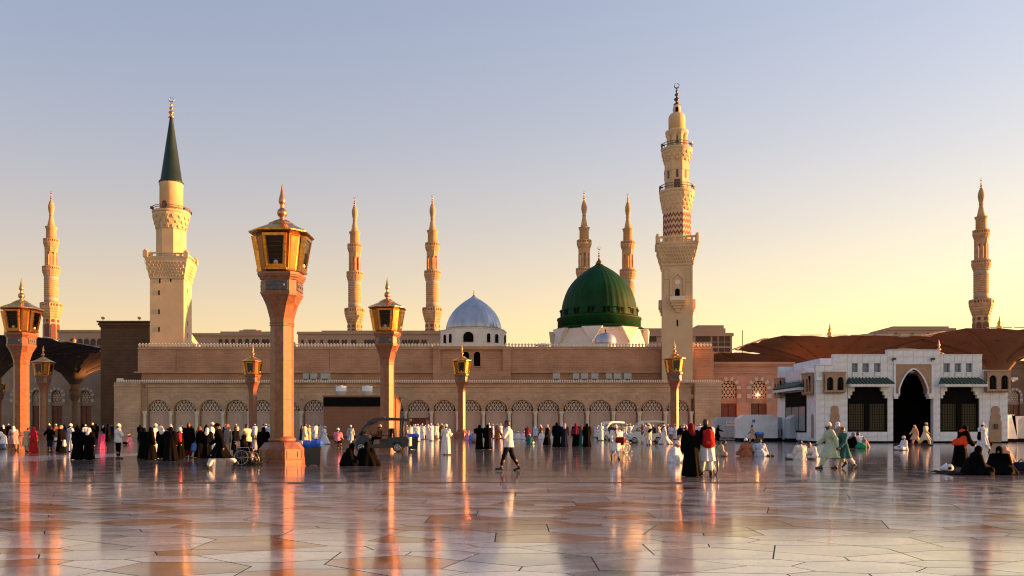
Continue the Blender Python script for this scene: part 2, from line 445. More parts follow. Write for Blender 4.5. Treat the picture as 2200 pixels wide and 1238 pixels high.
def crenels(mb, x0, x1, y, z, pitch, w, h, th=.22, mi=0):
    n = int((x1-x0)/pitch)
    for i in range(n):
        x = x0 + (i+.5)*(x1-x0)/n
        poly = [(x-w*.28,z),(x+w*.28,z),(x+w*.25,z+h*.30),(x+w*.5,z+h*.48),(x+w*.5,z+h*.68),(x+w*.22,z+h*.82),(x,z+h),(x-w*.22,z+h*.82),(x-w*.5,z+h*.68),(x-w*.5,z+h*.48),(x-w*.25,z+h*.30)]
        mb.prism(poly, y, y+th, mi)

# ------------------------------------------------------------------ arcade (front wall of the mosque)
YA = 105.0; U = YA/F
ax = lambda px: (px-CX)*U
az = lambda py: WZ(py, YA)
arcade = thing('arcade_wall', 'long low pale stone arcade wall with round lattice arches across the plaza', 'wall', (0, YA, 0))
ARCH = [341 + 55.8*k for k in range(21)]
top = az(823)
mb = MB(); bayw = 55.8*U; zs = az(884); zr = 24.5*U
x0 = ax(341-27.9)
for px in ARCH: mb.arch_bay(ax(px)-bayw/2, ax(px)+bayw/2, 0, top-.0, ax(px), zr, zs, 0, .55)
xl, xr = ax(ARCH[0])-bayw/2, ax(ARCH[-1])+bayw/2
mb.box(xl, xr, .56, 3.6, 0, top-.02)             # body behind
mb.box(xl, xr, -.10, -.002, top-.55, top-.40)     # string course
mb.build('wall', M_ARC, arcade)
for px0, px1 in ((251, 305), (1491, 1546)):
    m2 = MB(); m2.box(ax(px0), ax(px1), -.75, 3.7, 0, top+.05); m2.box(ax(px0)-.05, ax(px1)+.05, -.82, -.752, top-.5, top-.36)
    m2.build('end_pier', M_ARC, arcade)
mb = MB(); mb.box(ax(303)+.15, xl+.3, -.3, -.003, 0, top-.6); mb.build('corner_strip', M_TAN, arcade)
lat = lattice_mb(20.4*U, 32*U, .47, .088, .07)
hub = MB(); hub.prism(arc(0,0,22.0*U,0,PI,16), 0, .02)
arch_mould = MB()
pts_o, pts_i = arc(0,0,26.6*U,0,PI,18), arc(0,0,24.6*U,0,PI,18)
for i in range(18):
    arch_mould.add([(pts_i[i][0],-.09,pts_i[i][1]),(pts_o[i][0],-.09,pts_o[i][1]),(pts_o[i+1][0],-.09,pts_o[i+1][1]),(pts_i[i+1][0],-.09,pts_i[i+1][1]),
                    (pts_i[i][0],-.003,pts_i[i][1]),(pts_o[i][0],-.003,pts_o[i][1]),(pts_o[i+1][0],-.003,pts_o[i+1][1]),(pts_i[i+1][0],-.003,pts_i[i+1][1])],
                   [(0,1,2,3),(1,5,6,2),(4,0,3,7)])
latM = hubM = mouM = panM = colM = medM = None
panel = MB(); panel.box(-22*U, 22*U, .38, .42, 0, zs-.14); panel.box(-22.5*U, 22.5*U, .30, .45, zs-.13, zs+.02)
for k in (-1, 0, 1): panel.box(k*12*U-.03, k*12*U+.03, .345, .379, .3, zs-.35)
panel.box(-18*U, 18*U, .345, .379, zs-.34, zs-.28)
colm = MB(); colm.lathe([(.30,0),(.30,.22),(.21,.32),(.20,zs-.55),(.23,zs-.5),(.22,zs-.42),(.32,zs-.12),(.33,zs-.02)], 14)
med = MB(); med.lathe([(.36,-.05),(.36,.03),(.26,.05),(.0,.06)], 16)
for v_i, v in enumerate(med.v): med.v[v_i] = (v[0], -v[2], v[1])
for i, px in enumerate(ARCH):
    if latM is None:
        o = lat.build('lattice', M_LATT, arcade); latM = o.data; o.location = (ax(px), .30, zs+.02)
        o = hub.build('window_back', M_BLACK, arcade, (ax(px), .47, zs+.02)); hubM = o.data
        o = arch_mould.build('arch_moulding', M_ARC, arcade, (ax(px), 0, zs)); mouM = o.data
        o = panel.build('door_panel', M_PANEL, arcade, (ax(px), 0, 0)); panM = o.data
    else:
        link('lattice', latM, arcade, (ax(px), .30, zs+.02)); link('window_back', hubM, arcade, (ax(px), .47, zs+.02))
        link('arch_moulding', mouM, arcade, (ax(px), 0, zs)); 
        if i != 10: link('door_panel', panM, arcade, (ax(px), 0, 0))
for i in range(22):
    x = ax(ARCH[0]) + (i-.5)*bayw
    if i == 0: colM = colm.build('column', M_CREAM2, arcade, (x, -.30, 0)).data; medM = med.build('medallion', M_ARC, arcade, (x, -.0, zs+1.9)).data
    else: link('column', colM, arcade, (x, -.30, 0)); link('medallion', medM, arcade, (x, -.0, zs+1.9))
mb = MB(); mb.box(ax(881), ax(915), .36, .40, 0, az(897)); mb.build('open_doorway', M_DOOR, arcade)
mb = MB(); mb.box(ax(877), ax(921), .30, .45, zs-.85, zs+.0); mb.box(ax(915), ax(921), .2, .36, 0, az(896)); mb.build('door_lintel', M_PANEL, arcade)
mb = MB(); mb.box(ax(914), ax(922), .05, .12, az(903), az(897)); mb.build('door_board', mat('brown_board', (.2,.11,.05), .6), arcade)
mb = MB(); crenels(mb, ax(252), ax(1545), -.35, top+.06, .29, .24, .34, .2)
o = mb.build('crenellation', M_CREAM2, arcade); o['kind'] = 'stuff'
mb = MB(); mb.box(xl, xr, -.36, .3, top+.0, top+.06); mb.build('coping', M_ARC, arcade)

# grey service boxes standing on the arcade roof
bx_px = [(652,664,0),(668,682,1),(690,709,2),(1188,1203,3),(1231,1244,4),(1248,1263,5),(1270,1285,6),(1302,1314,7),(1318,1334,8),(1340,1356,9)]
ordw = ['first','second','third','fourth','fifth','sixth','seventh','eighth','ninth','tenth','eleventh','twelfth','thirteenth','fourteenth','fifteenth','sixteenth','seventeenth','eighteenth','nineteenth','twentieth']
for a, b, i in bx_px:
    t = thing('air_conditioner', 'grey air conditioning box on the arcade roof, %s from the left' % ordw[i], 'air conditioner', (WX((a+b)/2, 106.5), 106.5, top-.02), 0, 'service boxes on the arcade roof')
    w = (b-a)*106.5/F/2; h = 1.35
    q = MB(); q.box(-w, w, -.3, .5, .1, h); q.build('casing', M_AC, t)
    q = MB(); q.box(-w*.7, w*.7, -.33, -.302, .3, h*.45); q.build('grille', M_RAIL, t)
    for sx in (-.8, .6): q = MB(); q.box(w*sx, w*(sx+.2), -.25, .4, 0, .1); q.build('foot', M_RAIL, t)

# ------------------------------------------------------------------ main wall behind the arcade
YM = 109.0; UM = YM/F
mx = lambda px: (px-CX)*UM
mz = lambda py: WZ(py, YM)
mainw = thing('qibla_wall', 'tall plain pink stone mosque wall with crenellated top behind the arcade', 'wall', (0, YM, 0))
mt = mz(745)
mb = MB()
mb.box(mx(296), mx(940), 0, 6, mz(800), mt); mb.box(mx(1097), mx(1531), 0, 6, mz(800), mt)
mb.box(mx(302), mx(931), .30, 6, 0, mz(800)); mb.box(mx(1097), mx(1531), .30, 6, 0, mz(800))
mb.build('wall', M_WALL, mainw)
# portal block with a sunk panel and two arched windows
mb = MB(); xa, xb = mx(931), mx(1097)
pa, pb, pz0, pz1 = mx(947), mx(1080), mz(797), mz(752)
mb.box(xa, pa, -.45, 6, 0, mt); mb.box(pb, xb, -.45, 6, 0, mt)
mb.box(pa, pb, -.45, 6, 0, pz0); mb.box(pa, pb, -.45, 6, pz1, mt)
wins = [mx(1001), mx(1025)]
mid = (wins[0]+wins[1])/2; zsw = mz(763)
mb.arch_bay(pa, mid, pz0, pz1, wins[0], .44, zsw, -.1, .5); mb.arch_bay(mid, pb, pz0, pz1, wins[1], .44, zsw, -.1, .5)
mb.build('portal_block', M_WALL, mainw)
for wx_ in wins:
    q = MB(); q.prism([(wx_-.46,mz(787)),(wx_+.46,mz(787))]+[(x,z) for x,z in arc(wx_, zsw, .46, 0, PI, 10)], .25, .3); w = q.build('window', M_BLACK, mainw)
    q = MB(); q.box(wx_-.6, wx_+.6, -.2, -.102, mz(789), mz(787)); q.build('sill', M_WALL, w)
    q = MB(); q.box(wx_-.44, wx_+.44, -.06, .0, mz(797), mz(787)); q.build('apron', M_WALL, w)
mb = MB()
for a, b in ((289, 931), (1097, 1531)): mb.box(mx(a), mx(b), -.16, -.002, mz(801), mz(799))
mb.box(mx(296), mx(931), -.1, -.001, mt-.32, mt-.2); mb.box(mx(1097), mx(1531), -.1, -.001, mt-.32, mt-.2); mb.box(xa, xb, -.55, -.452, mt-.32, mt-.2)
mb.build('string_course', M_ARC, mainw)
mb = MB(); crenels(mb, mx(296), mx(931), -.05, mt, .43, .33, .48); crenels(mb, mx(931), mx(1097), -.5, mt, .43, .33, .48); crenels(mb, mx(1097), mx(1531), -.05, mt, .43, .33, .48)
o = mb.build('crenellation', M_CREAM2, mainw); o['kind'] = 'stuff'
mb = MB(); mb.box(mx(1490), mx(1532), -.35, -.003, 0, mt-.6); mb.box(mx(1420), mx(1489), -.5, -.003, 0, mz(735)); mb.build('buttress', M_WALL, mainw)
mb = MB()
for px in (378, 707, 1419): mb.box(mx(px), mx(px)+.06, -.02, -.001, mz(800), mt-.35)
mb.build('expansion_joint', mat('joint_brown', (.2,.12,.09), .9), mainw)  # thin dark brown strips mark the joints

# dark brown corner tower on the left
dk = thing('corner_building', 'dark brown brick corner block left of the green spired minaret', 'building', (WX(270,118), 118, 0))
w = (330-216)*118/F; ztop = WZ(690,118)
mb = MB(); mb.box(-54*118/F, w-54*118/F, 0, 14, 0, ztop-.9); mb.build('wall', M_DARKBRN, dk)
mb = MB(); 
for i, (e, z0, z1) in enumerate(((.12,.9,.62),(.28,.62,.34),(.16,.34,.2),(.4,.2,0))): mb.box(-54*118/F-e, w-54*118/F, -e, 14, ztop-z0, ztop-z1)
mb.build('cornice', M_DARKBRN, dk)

# ------------------------------------------------------------------ domes
def finial(parent, z, h, r, m, ring=True, name='finial'):
    mb = MB(); u = h
    mb.lathe([(r*1.2,z),(r*.5,z+u*.08),(r*.35,z+u*.14),(r*1.0,z+u*.22),(r*1.0,z+u*.26),(r*.3,z+u*.34),(r*.3,z+u*.38),(r*.75,z+u*.44),(r*.75,z+u*.47),(r*.22,z+u*.54),(r*.22,z+u*.58),(r*.5,z+u*.63),(r*.15,z+u*.70),(r*.12,z+u*.78)], 12)
    f = mb.build(name, m, parent)
    if ring:
        q = MB(); rc = u*.11; pts = [(rc*math.sin(R(a)), 0, z+u*.88 - rc*math.cos(R(a))) for a in range(-155, 156, 15)]
        pts = [(rc*math.sin(R(a)), 0, z+u*.88 - rc*math.cos(R(a))) for a in range(-168, 169, 12)]
        rad = [rc*.26*max(.45, math.cos(R(a)/2)) for a in range(-168, 169, 12)]
        q.tube(pts, rad, 6); q.build('crescent', m, f)
    return f
def dome_thing(name, label, px, Y): return thing(name, label, 'dome', (WX(px, Y), Y, 0))
# green dome
YG = 122.0; UG = YG/F; gz = lambda py: WZ(py, YG)
gd = dome_thing('green_dome', 'large pointed green dome on a white drum beside the tall striped minaret', 1287, YG)
prof = [(r*UG, gz(y)) for r, y in ((83,684),(82,680),(81,668),(79,662),(78,655),(75.5,645),(71.5,633),(66.5,622),(60,612),(52,602.5),(42.5,593.5),(31.5,584.5),(20,577),(10,571),(4,566))]
mb = MB(); mb.lathe(prof, 144, flute=36, famp=.013); mb.build('dome_shell', M_GREEN, gd)
mb = MB(); mb.lathe([(r*UG, gz(y)) for r, y in ((89,709),(89,690),(90.5,689),(90.5,686),(87,684.5),(84,683.5),(80,683))], 64); mb.build('green_band', M_GREEN, gd)
mb = MB(); mb.lathe([(r*UG, gz(y)) for r, y in ((80,713.5),(95,711.5),(97,710.5),(89,706),(80,706))], 16, apo=True, smooth=False); mb.build('eave', M_GREEN, gd)
mb = MB(); mb.lathe([(93*UG, 9), (93*UG, gz(714)), (88*UG, gz(711.5))], 8, ph=PI/8+.15, apo=True); mb.build('drum', M_WHITE, gd)
for k in range(8):
    a = .15 + k*PI/4 + PI/8
    q = MB(); q.prism([(-1.5,-.01),(1.5,-.01),(0,-2.3)][::-1], -.5, .2); o = q.build('squinch', M_WHITE, gd, (0,0,0)); 
    o.location = (93*UG/math.cos(PI/8)*math.cos(a)*.975, 93*UG/math.cos(PI/8)*math.sin(a)*.975, gz(712.5)); o.rotation_euler = (0,0,a+PI/2)
win = MB(); win.prism([(-.17,-.4),(.17,-.4)]+arc(0,.22,.17,0,PI,6), -.06, .05)
fr = MB(); fr.prism([(-.62,.42),(.62,.42),(.55,.56),(-.55,.56)], -.2, .1)
wm = fm = None
for k in range(16):
    a = k*PI/8 + .08
    for s_ in (-.28, .28):
        rr = 82.3*UG; aa = a + s_/rr
        l_ = (rr*math.cos(aa), rr*math.sin(aa), gz(676)-.05)
        if wm is None: o = win.build('window', M_BLACK, gd, l_); wm = o.data
        else: o = link('window', wm, gd, l_)
        o.rotation_euler = (0,0,aa+PI/2)
    l_ = (82.0*UG*math.cos(a), 82.0*UG*math.sin(a), gz(676)-.03)
    if fm is None: o = fr.build('window_hood', M_GREEN, gd, l_); fm = o.data
    else: o = link('window_hood', fm, gd, l_)
    o.rotation_euler = (0,0,a+PI/2)
mb = MB(); mb.lathe([(7.5*UG, gz(569)),(6*UG, gz(564)),(3*UG, gz(560)),(1.2*UG, gz(556))], 24, flute=12, famp=.08); mb.build('dome_cap', M_GOLDD, gd)
finial(gd, gz(557), 27*UG, .16, M_GOLDD)
# small silver dome in front of the green one
sm = dome_thing('small_silver_dome', 'small shiny silver dome low in front of the green dome drum', 1301, 113)
us = 113/F
mb = MB(); mb.lathe([(23*us, WZ(742,113)),(23*us, WZ(736,113)),(22*us, WZ(728,113)),(18*us, WZ(721,113)),(11*us, WZ(717,113)),(2*us, WZ(715,113))], 40, flute=20, famp=.01); mb.build('dome_shell', M_LEAD, sm)
mb = MB(); mb.lathe([(.12, WZ(716,113)),(.06, WZ(713,113)),(.14, WZ(711,113)),(.03, WZ(707,113))], 8); mb.build('finial', M_GOLDD, sm)
mb = MB(); mb.lathe([(24.5*us, 9.5),(24.5*us, WZ(741,113))], 24); mb.build('base_ring', M_WHITE, sm)
# silver dome
YS = 125.0; US = YS/F; szf = lambda py: WZ(py, YS)
sd = dome_thing('silver_dome', 'pointed silver lead dome on a white octagonal drum left of the green dome', 1018, YS)
mb = MB(); mb.lathe([(r*US, szf(y)) for r, y in ((59,713),(58.5,704),(56.5,696),(52,684),(45.5,673),(37,663),(27,654),(17,646.5),(8,640.5),(2.5,636))], 120, flute=30, famp=.022); mb.build('dome_shell', M_LEAD, sd)
mb = MB(); mb.lathe([(67*US, 9.5),(67*US, szf(714)),(68*US, szf(713.5)),(68*US, szf(712)),(58*US, szf(711.5))], 8, ph=PI/8-.12, apo=True); mb.build('drum', M_WHITE, sd)
win = MB(); win.prism([(-.27,-.9),(.27,-.9)]+arc(0,.15,.27,0,PI,8), -.12, .1)
winb = MB(); winb.prism([(-.75,-.9),(.75,-.9)]+arc(0,-.15,.75,0,PI,10), -.12, .1)
wm = wb = None
for k in range(8):
    a = k*PI/4 - .12
    specs = [(0, 1)] if k % 2 == 0 else [(-.75, 0), (.75, 0)]
    for off, big in specs:
        r_ = 67*US; l_ = (r_*math.cos(a) - off*math.sin(a), r_*math.sin(a) + off*math.cos(a), szf(729))
        if big:
            if wb is None: o = winb.build('window', M_BLACK, sd, l_); wb = o.data
            else: o = link('window', wb, sd, l_)
        else:
            if wm is None: o = win.build('window', M_BLACK, sd, l_); wm = o.data
            else: o = link('window', wm, sd, l_)
        o.rotation_euler = (0,0,a+PI/2)
mb = MB(); mb.lathe([(3.5*US, szf(638)),(2*US, szf(635)),(.5*US, szf(633))], 12); mb.build('dome_cap', M_GOLDD, sd)
finial(sd, szf(634), 10*US, .11, M_GOLDD)
# tiny kiosk roof on the wall top
kr = thing('roof_kiosk', 'tiny pale kiosk with flat pitched roof peeping over the crenellated wall', 'kiosk', (WX(1166,112), 112, mt))
mb = MB(); mb.box(-.5,.5,-.4,.4,-1.2,.45); mb.build('body', M_WHITE, kr)
mb = MB(); mb.lathe([(.95,.45),(.9,.52),(.25,.72)], 4, ph=PI/4, apo=True); mb.build('roof', M_CREAM2, kr)
# ------------------------------------------------------------------ minarets
def corbel(mb, r0, r1, z0, z1, n, ph=0, apo=True, steps=4, teeth=0, cx=0, cy=0):
    """stepped flare with little hanging teeth under each step"""
    h = (z1-z0)/steps
    for i in range(steps):
        t = (i+1)/steps; r = r0+(r1-r0)*t**.85; rp = r0+(r1-r0)*(i/steps)**.85
        mb.lathe([(rp*.995, z0+i*h-.001*i),(r*.93+.07*rp, z0+i*h+h*.45),(r, z0+i*h+h*.5),(r, z0+(i+1)*h)], n, ph, apo=apo, smooth=False)
        if teeth:
            for k in range(teeth):
                a = ph + 2*PI*(k+.5*(i%2))/teeth
                rr = r*(1/math.cos(((a-ph-PI/n) + PI/n) % (2*PI/n) - PI/n) if n < 10 and apo else 1)*.97
                c, s_ = math.cos(a), math.sin(a); w = PI*r/teeth*.55
                pts = []
                for zz, sc in ((z0+i*h-h*.25,.5),(z0+i*h+h*.5,1)):
                    for (dr, dw) in ((-.12*r,-w*sc),(.035*r*sc,-w*sc),(.035*r*sc,w*sc),(-.12*r,w*sc)):
                        pts.append((cx+(rr+dr)*c - dw*s_, cy+(rr+dr)*s_ + dw*c, zz))
                mb.add(pts, [(0,3,2,1),(4,5,6,7),(0,1,5,4),(1,2,6,5),(2,3,7,6),(3,0,4,7)])
def parapet(mb, r, z0, z1, n, ph=0, blocks=24, th=.35, apo=True):
    k = 1/math.cos(PI/n) if apo else 1
    h = z1-z0
    def ring(za, zb, ro, ri):
        vs, fs = [], []
        for i in range(n):
            a = ph+2*PI*i/n
            for rr, zz in ((ro,za),(ro,zb),(ri,zb),(ri,za)): vs.append((rr*k*math.cos(a), rr*k*math.sin(a), zz))
        for i in range(n):
            j = (i+1)%n
            for q in range(4): fs.append((i*4+q, j*4+q, j*4+(q+1)%4, i*4+(q+1)%4))
        mb.add(vs, fs)
    ring(z0, z0+h*.25, r, r-th); ring(z1-h*.25, z1, r, r-th)
    for b in range(blocks):
        # walk round the polygon
        t = b/blocks*n; i = int(t); f_ = t-i
        a0, a1 = ph+2*PI*i/n, ph+2*PI*(i+1)/n
        x = r*k*(math.cos(a0)*(1-f_)+math.cos(a1)*f_)*.985; y = r*k*(math.sin(a0)*(1-f_)+math.sin(a1)*f_)*.985
        am = (a0+a1)/2 if n < 12 else ph+2*PI*b/blocks
        c, s_ = math.cos(am), math.sin(am); w = PI*r/blocks*.5; d = th*.7
        pts = []
        for zz in (z0+h*.24, z1-h*.24):
            for dr, dw in ((-d,-w),(0,-w),(0,w),(-d,w)): pts.append((x+dr*c-dw*s_, y+dr*s_+dw*c, zz))
        mb.add(pts, [(0,1,5,4),(1,2,6,5),(2,3,7,6),(3,0,4,7)])

def outer_minaret():
    """slim 104 m minaret; profile read in photo pixels of the one left of the silver dome"""
    k = 362/F; z = lambda y: 104-(y-420)*k
    t = thing('slender_minaret', 'x', 'minaret', group='slender outer minarets')
    mb = MB(); mb.lathe([(14.5*k,0),(14.5*k,z(694))], 8, ph=PI/8, apo=True); 
    mb.build('lower_shaft', M_MIN, t)
    win = MB(); win.prism([(-1,-4),(1,-4)]+arc(0,2,1,0,PI,6), -.2, .2); wm = None
    eye = MB(); eye.prism(arc(0,0,.7,0,2*PI,10)[:-1], -.2, .2); em = None
    for q in range(8):
        a = q*PI/4; l_ = (14.6*k*math.cos(a), 14.6*k*math.sin(a), z(722))
        o = win.build('window', M_DOOR, t, l_) if wm is None else link('window', wm, t, l_); wm = o.data; o.rotation_euler = (0,0,a+PI/2)
        l_ = (14.6*k*math.cos(a), 14.6*k*math.sin(a), z(701))
        o = eye.build('round_window', M_DOOR, t, l_) if em is None else link('round_window', em, t, l_); em = o.data; o.rotation_euler = (0,0,a+PI/2)
    def gallery(r0, r1, ya, yb, yc, n, ph):
        m = MB(); corbel(m, r0*k, r1*k, z(ya), z(yb), n, ph, steps=4); parapet(m, r1*k*1.0, z(yb)-.01, z(yc), n, ph, blocks=24, th=.6); m.build('gallery', M_MIN, t)
    gallery(14.5, 20.5, 694, 672, 662, 8, PI/8)
    m = MB(); m.lathe([(13.6*k, z(672)),(13.6*k, z(604))], 20)
    for i in range(9):
        zc = z(646)-i*(-4.2*k); m.lathe([(13.6*k,zc-1.6*k),(14.2*k,zc-.6*k),(14.2*k,zc+.6*k),(13.6*k,zc+1.6*k)], 20)
    m.build('ribbed_shaft', M_MIN, t)
    for ya, yb in ((658,651),(611,604)):
        m = MB(); m.lathe([(13.9*k,z(ya)),(14.0*k,z(ya)+.02),(14.0*k,z(yb)),(13.9*k,z(yb)+.02)], 20); m.build('grey_band', M_BAND, t)
    gallery(13.6, 17.6, 605, 591, 583, 16, 0)
    m = MB(); m.lathe([(11.6*k,z(591)),(11.6*k,z(580))], 8, ph=PI/8, apo=True)
    m.lathe([(11.6*k,z(552)),(11.9*k,z(546)),(12.2*k,z(540))], 8, ph=PI/8, apo=True); m.lathe([(2.6*k,z(582)),(2.6*k,z(546))], 8)
    m.build('lantern_stage', M_MIN, t)
    pier = MB(); pier.box(-1.1*k,1.1*k,-2.3*k,2.3*k,z(581),z(551)); pm = None
    for q in range(8):
        a = PI/8+q*PI/4; l_ = (11.2*k*math.cos(a), 11.2*k*math.sin(a), 0)
        o = pier.build('pier', M_MIN, t, l_) if pm is None else link('pier', pm, t, l_); pm = o.data; o.rotation_euler = (0,0,a)
    gallery(12.2, 15.6, 541, 531, 523, 16, 0)
    m = MB(); m.lathe([(10*k,z(531)),(10*k,z(502)),(11*k,z(500)),(12.4*k,z(496)),(11.0*k,z(497.5)),(8.2*k,z(498)),(7.4*k,z(493)),(5.8*k,z(484)),(4.0*k,z(475)),(3.8*k,z(471))], 16, flute=16, famp=.06); m.build('crown_stage', M_MIN, t)
    m = MB(); m.lathe([(3.6*k,z(473)),(4.6*k,z(470.5)),(3.5*k,z(469)),(5.0*k,z(463)),(6.2*k,z(455)),(5.8*k,z(449)),(4.2*k,z(443)),(2.0*k,z(438))], 20); m.build('bulb', M_MIN, t)
    finial(t, z(439), 20.5*k, .55, M_COPPER)
    return t
om = outer_minaret()
OM = [(929,362,420,'slender pale minaret just left of the silver dome'), (110,367,413,'slender pale minaret at the far left above the golden lamp'),
      (762,366,424,'slender pale minaret standing right of the tall foreground lamp post'), (1255,359,413,'left one of the two slender minarets behind the green dome'),
      (1349,360,416,'right one of the two slender minarets behind the green dome'), (2108,338,385,'slender pale minaret rising alone behind the umbrellas at the far right')]
for i, (px, Y, ty, lb) in enumerate(OM):
    o = om if i == 0 else dup(om, (0,0,0))
    zz = WZ(ty, Y) - 104; o.location = (WX(px, Y), Y, zz); o['label'] = lb

# --- left minaret with the green spire
YL = 112.0; UL = YL/F; lz = lambda y: WZ(y, YL)
tm = thing('green_spire_minaret', 'cream square minaret with round balcony and tall dark green conical spire', 'minaret', (WX(368,YL), YL, 0), R(8))
hw = 34*UL
mb = MB(); mb.box(-hw, hw, -hw, hw, 0, lz(605)); mb.build('square_shaft', M_CREAM, tm)
sl = MB(); sl.box(-.09,.09,-.03,.05,-.32,.32); sm_ = None
for xx, yy in ((-.9,610),(.5,606),(-1.0,635),(-1.0,675),(-1.0,712)):
    l_ = (xx, -hw, lz(yy)); o = sl.build('slit_window', M_BLACK, tm, l_) if sm_ is None else link('slit_window', sm_, tm, l_); sm_ = o.data
for yy in (625, 660, 695, 720):
    o = link('slit_window', sm_, tm, (hw, -.1, lz(yy))); o.rotation_euler = (0,0,PI/2)
mb = MB(); mb.lathe([(hw*1.0,lz(606)),(hw*1.05,lz(604)),(hw*1.05,lz(600)),(hw,lz(599.5))], 4, PI/4, apo=True); corbel(mb, hw*1.02, 42*UL, lz(600), lz(567), 4, PI/4, steps=5, teeth=44); mb.build('corbel', M_CREAM, tm)
mb = MB(); mb.lathe([(42*UL,lz(567.5)),(42.5*UL,lz(564)),(42.5*UL,lz(562)),(41*UL,lz(561.5))], 4, PI/4, apo=True); parapet(mb, 41.5*UL, lz(562), lz(551), 4, PI/4, blocks=28, th=.25)
for sx in (-1,1):
    for sy in (-1,1):
        mb.box(sx*40.5*UL-.3, sx*40.5*UL+.3, sy*40.5*UL-.3, sy*40.5*UL+.3, lz(562), lz(549)); mb.lathe([(.18,lz(549)),(.28,lz(548)),(.2,lz(546)),(.03,lz(543))], 8, cx=sx*40.5*UL, cy=sy*40.5*UL)
mb.build('square_balcony', M_CREAM, tm)
mb = MB(); mb.lathe([(28*UL,lz(563)),(28*UL,lz(497)),(29.5*UL,lz(496)),(29.5*UL,lz(494)),(28*UL,lz(493))], 8, PI/8, apo=True); mb.build('octagonal_shaft', M_CREAM, tm)
mb = MB(); corbel(mb, 28.5*UL, 37*UL, lz(493), lz(463), 16, 0, steps=3, teeth=16); mb.lathe([(37*UL,lz(463)),(38.5*UL,lz(460)),(38.5*UL,lz(457)),(22*UL,lz(456.5))], 24); mb.build('round_corbel', M_CREAM, tm)
def railing(parent, r, z0, z1, n=20):
    mb = MB(); 
    for zz in (z1, (z0+z1)/2): mb.tube([(r*math.cos(2*PI*i/24), r*math.sin(2*PI*i/24), zz) for i in range(24)], .05, 5, closed=True)
    for i in range(n):
        a = 2*PI*i/n; mb.tube([(r*math.cos(a), r*math.sin(a), z0),(r*math.cos(a), r*math.sin(a), z1)], .035, 4)
    mb.build('railing', mat('bronze_railing', (.15,.115,.09), .5), parent)
    spk = MB(); spk.lathe([(.08,0),(.1,.08),(.22,.38),(.24,.42),(.0,.35)], 10); 
    for i, v in enumerate(spk.v): spk.v[i] = (v[2], v[0], v[1])
    sm2 = None
    for i in range(6):
        a = 2*PI*i/6+.5; l_ = (r*.93*math.cos(a), r*.93*math.sin(a), z0+(z1-z0)*.55)
        o = spk.build('loudspeaker', M_RAIL, parent, l_) if sm2 is None else link('loudspeaker', sm2, parent, l_); sm2 = o.data; o.rotation_euler = (0,0,a)
railing(tm, 38*UL, lz(457), lz(449))
mb = MB(); mb.lathe([(23.5*UL,lz(458)),(23.5*UL,lz(402)),(24.3*UL,lz(400)),(24.3*UL,lz(395))], 32); mb.build('round_shaft', M_CREAM, tm)
mb = MB(); mb.prism([(-.32,0),(.32,0)]+arc(0,.9,.32,0,PI,8), -23.7*UL, -23.3*UL); mb.build('balcony_door', M_DOOR, tm, (-.5,0,lz(456)))
mb = MB(); mb.lathe([(22*UL,lz(395.5)),(25*UL,lz(395)),(25*UL,lz(392.5)),(21.5*UL,lz(389)),(3.6*UL,lz(257)),(2.6*UL,lz(252))], 32, flute=16, famp=.02); mb.build('green_spire', mat('dark_green_spire', (.004,.019,.009), .5, var=.25, scale=.8), tm)
finial(tm, lz(253), 44*UL, .36, M_COPPER)

# --- right minaret, five storeys
YR = 108.0; UR = YR/F; rz_ = lambda y: WZ(y, YR)
rm = thing('five_stage_minaret', 'tall cream minaret with red chevron band and four balconies beside green dome', 'minaret', (WX(1454,YR), YR, 0), R(-9))
hw = 31.5*UR
mb = MB(); mb.box(-hw, hw, -hw, hw, 0, rz_(572)); mb.build('square_shaft', M_CREAM, rm)
mb = MB(); mb.lathe([(hw*1.0,rz_(578)),(hw*1.06,rz_(576)),(hw*1.06,rz_(572)),(hw,rz_(571))], 4, PI/4, apo=True)
for x0_, x1_ in ((-hw+.2,-1.0),(1.0,hw-.2)):
    for za, zb in ((582,606),(610,640)):
        for a_, b_, c_, d_ in ((x0_,x1_,za,za+1),(x0_,x1_,zb-1,zb)): mb.box(a_, b_, -hw-.06, -hw-.002, rz_(d_), rz_(c_))
        mb.box(x0_, x0_+.07, -hw-.06, -hw-.002, rz_(zb-1), rz_(za+1)); mb.box(x1_-.07, x1_, -hw-.06, -hw-.002, rz_(zb-1), rz_(za+1))
mb.build('moulding', M_CREAM, rm)
mb = MB()   # pointed hood with a niche
op = [(-.95,rz_(640)),(-.95,rz_(604)),(0,rz_(590)),(.95,rz_(604)),(.95,rz_(640))]; ip = [(-.72,rz_(640)),(-.72,rz_(606)),(0,rz_(595)),(.72,rz_(606)),(.72,rz_(640))]
for i in range(4): mb.prism([op[i],op[i+1],ip[i+1],ip[i]], -hw-.16, -hw-.004)
mb.build('niche_hood', M_CREAM, rm)
mb = MB(); mb.prism([(-.3,rz_(645)),(.3,rz_(645))]+arc(0,rz_(630),.3,0,PI,8), -hw-.04, -hw+.05); mb.build('window', M_BLACK, rm)
mb = MB(); mb.prism(arc(0,rz_(612),.35,0,2*PI,12)[:-1], -hw-.05, -hw+.02); mb.build('round_panel', M_CREAM2, rm)
mb = MB(); 
for i, (w_, y0_, y1_) in enumerate(((.3,675,668),(.55,668,662),(.8,662,656),(.95,656,652))): mb.box(-w_, w_, -hw-.25-.16*i, -hw-.003-.001*i, rz_(y0_), rz_(y1_))
mb.build('corbelled_balcony', M_CREAM, rm)
mb = MB(); mb.box(-.95,.95,-hw-.85,-hw-.75,rz_(652),rz_(643)); mb.box(-.95,-.85,-hw-.75,-hw-.02,rz_(652),rz_(643)); mb.box(.85,.95,-hw-.75,-hw-.02,rz_(652),rz_(643)); mb.build('balcony_rail', M_CREAM2, rm)
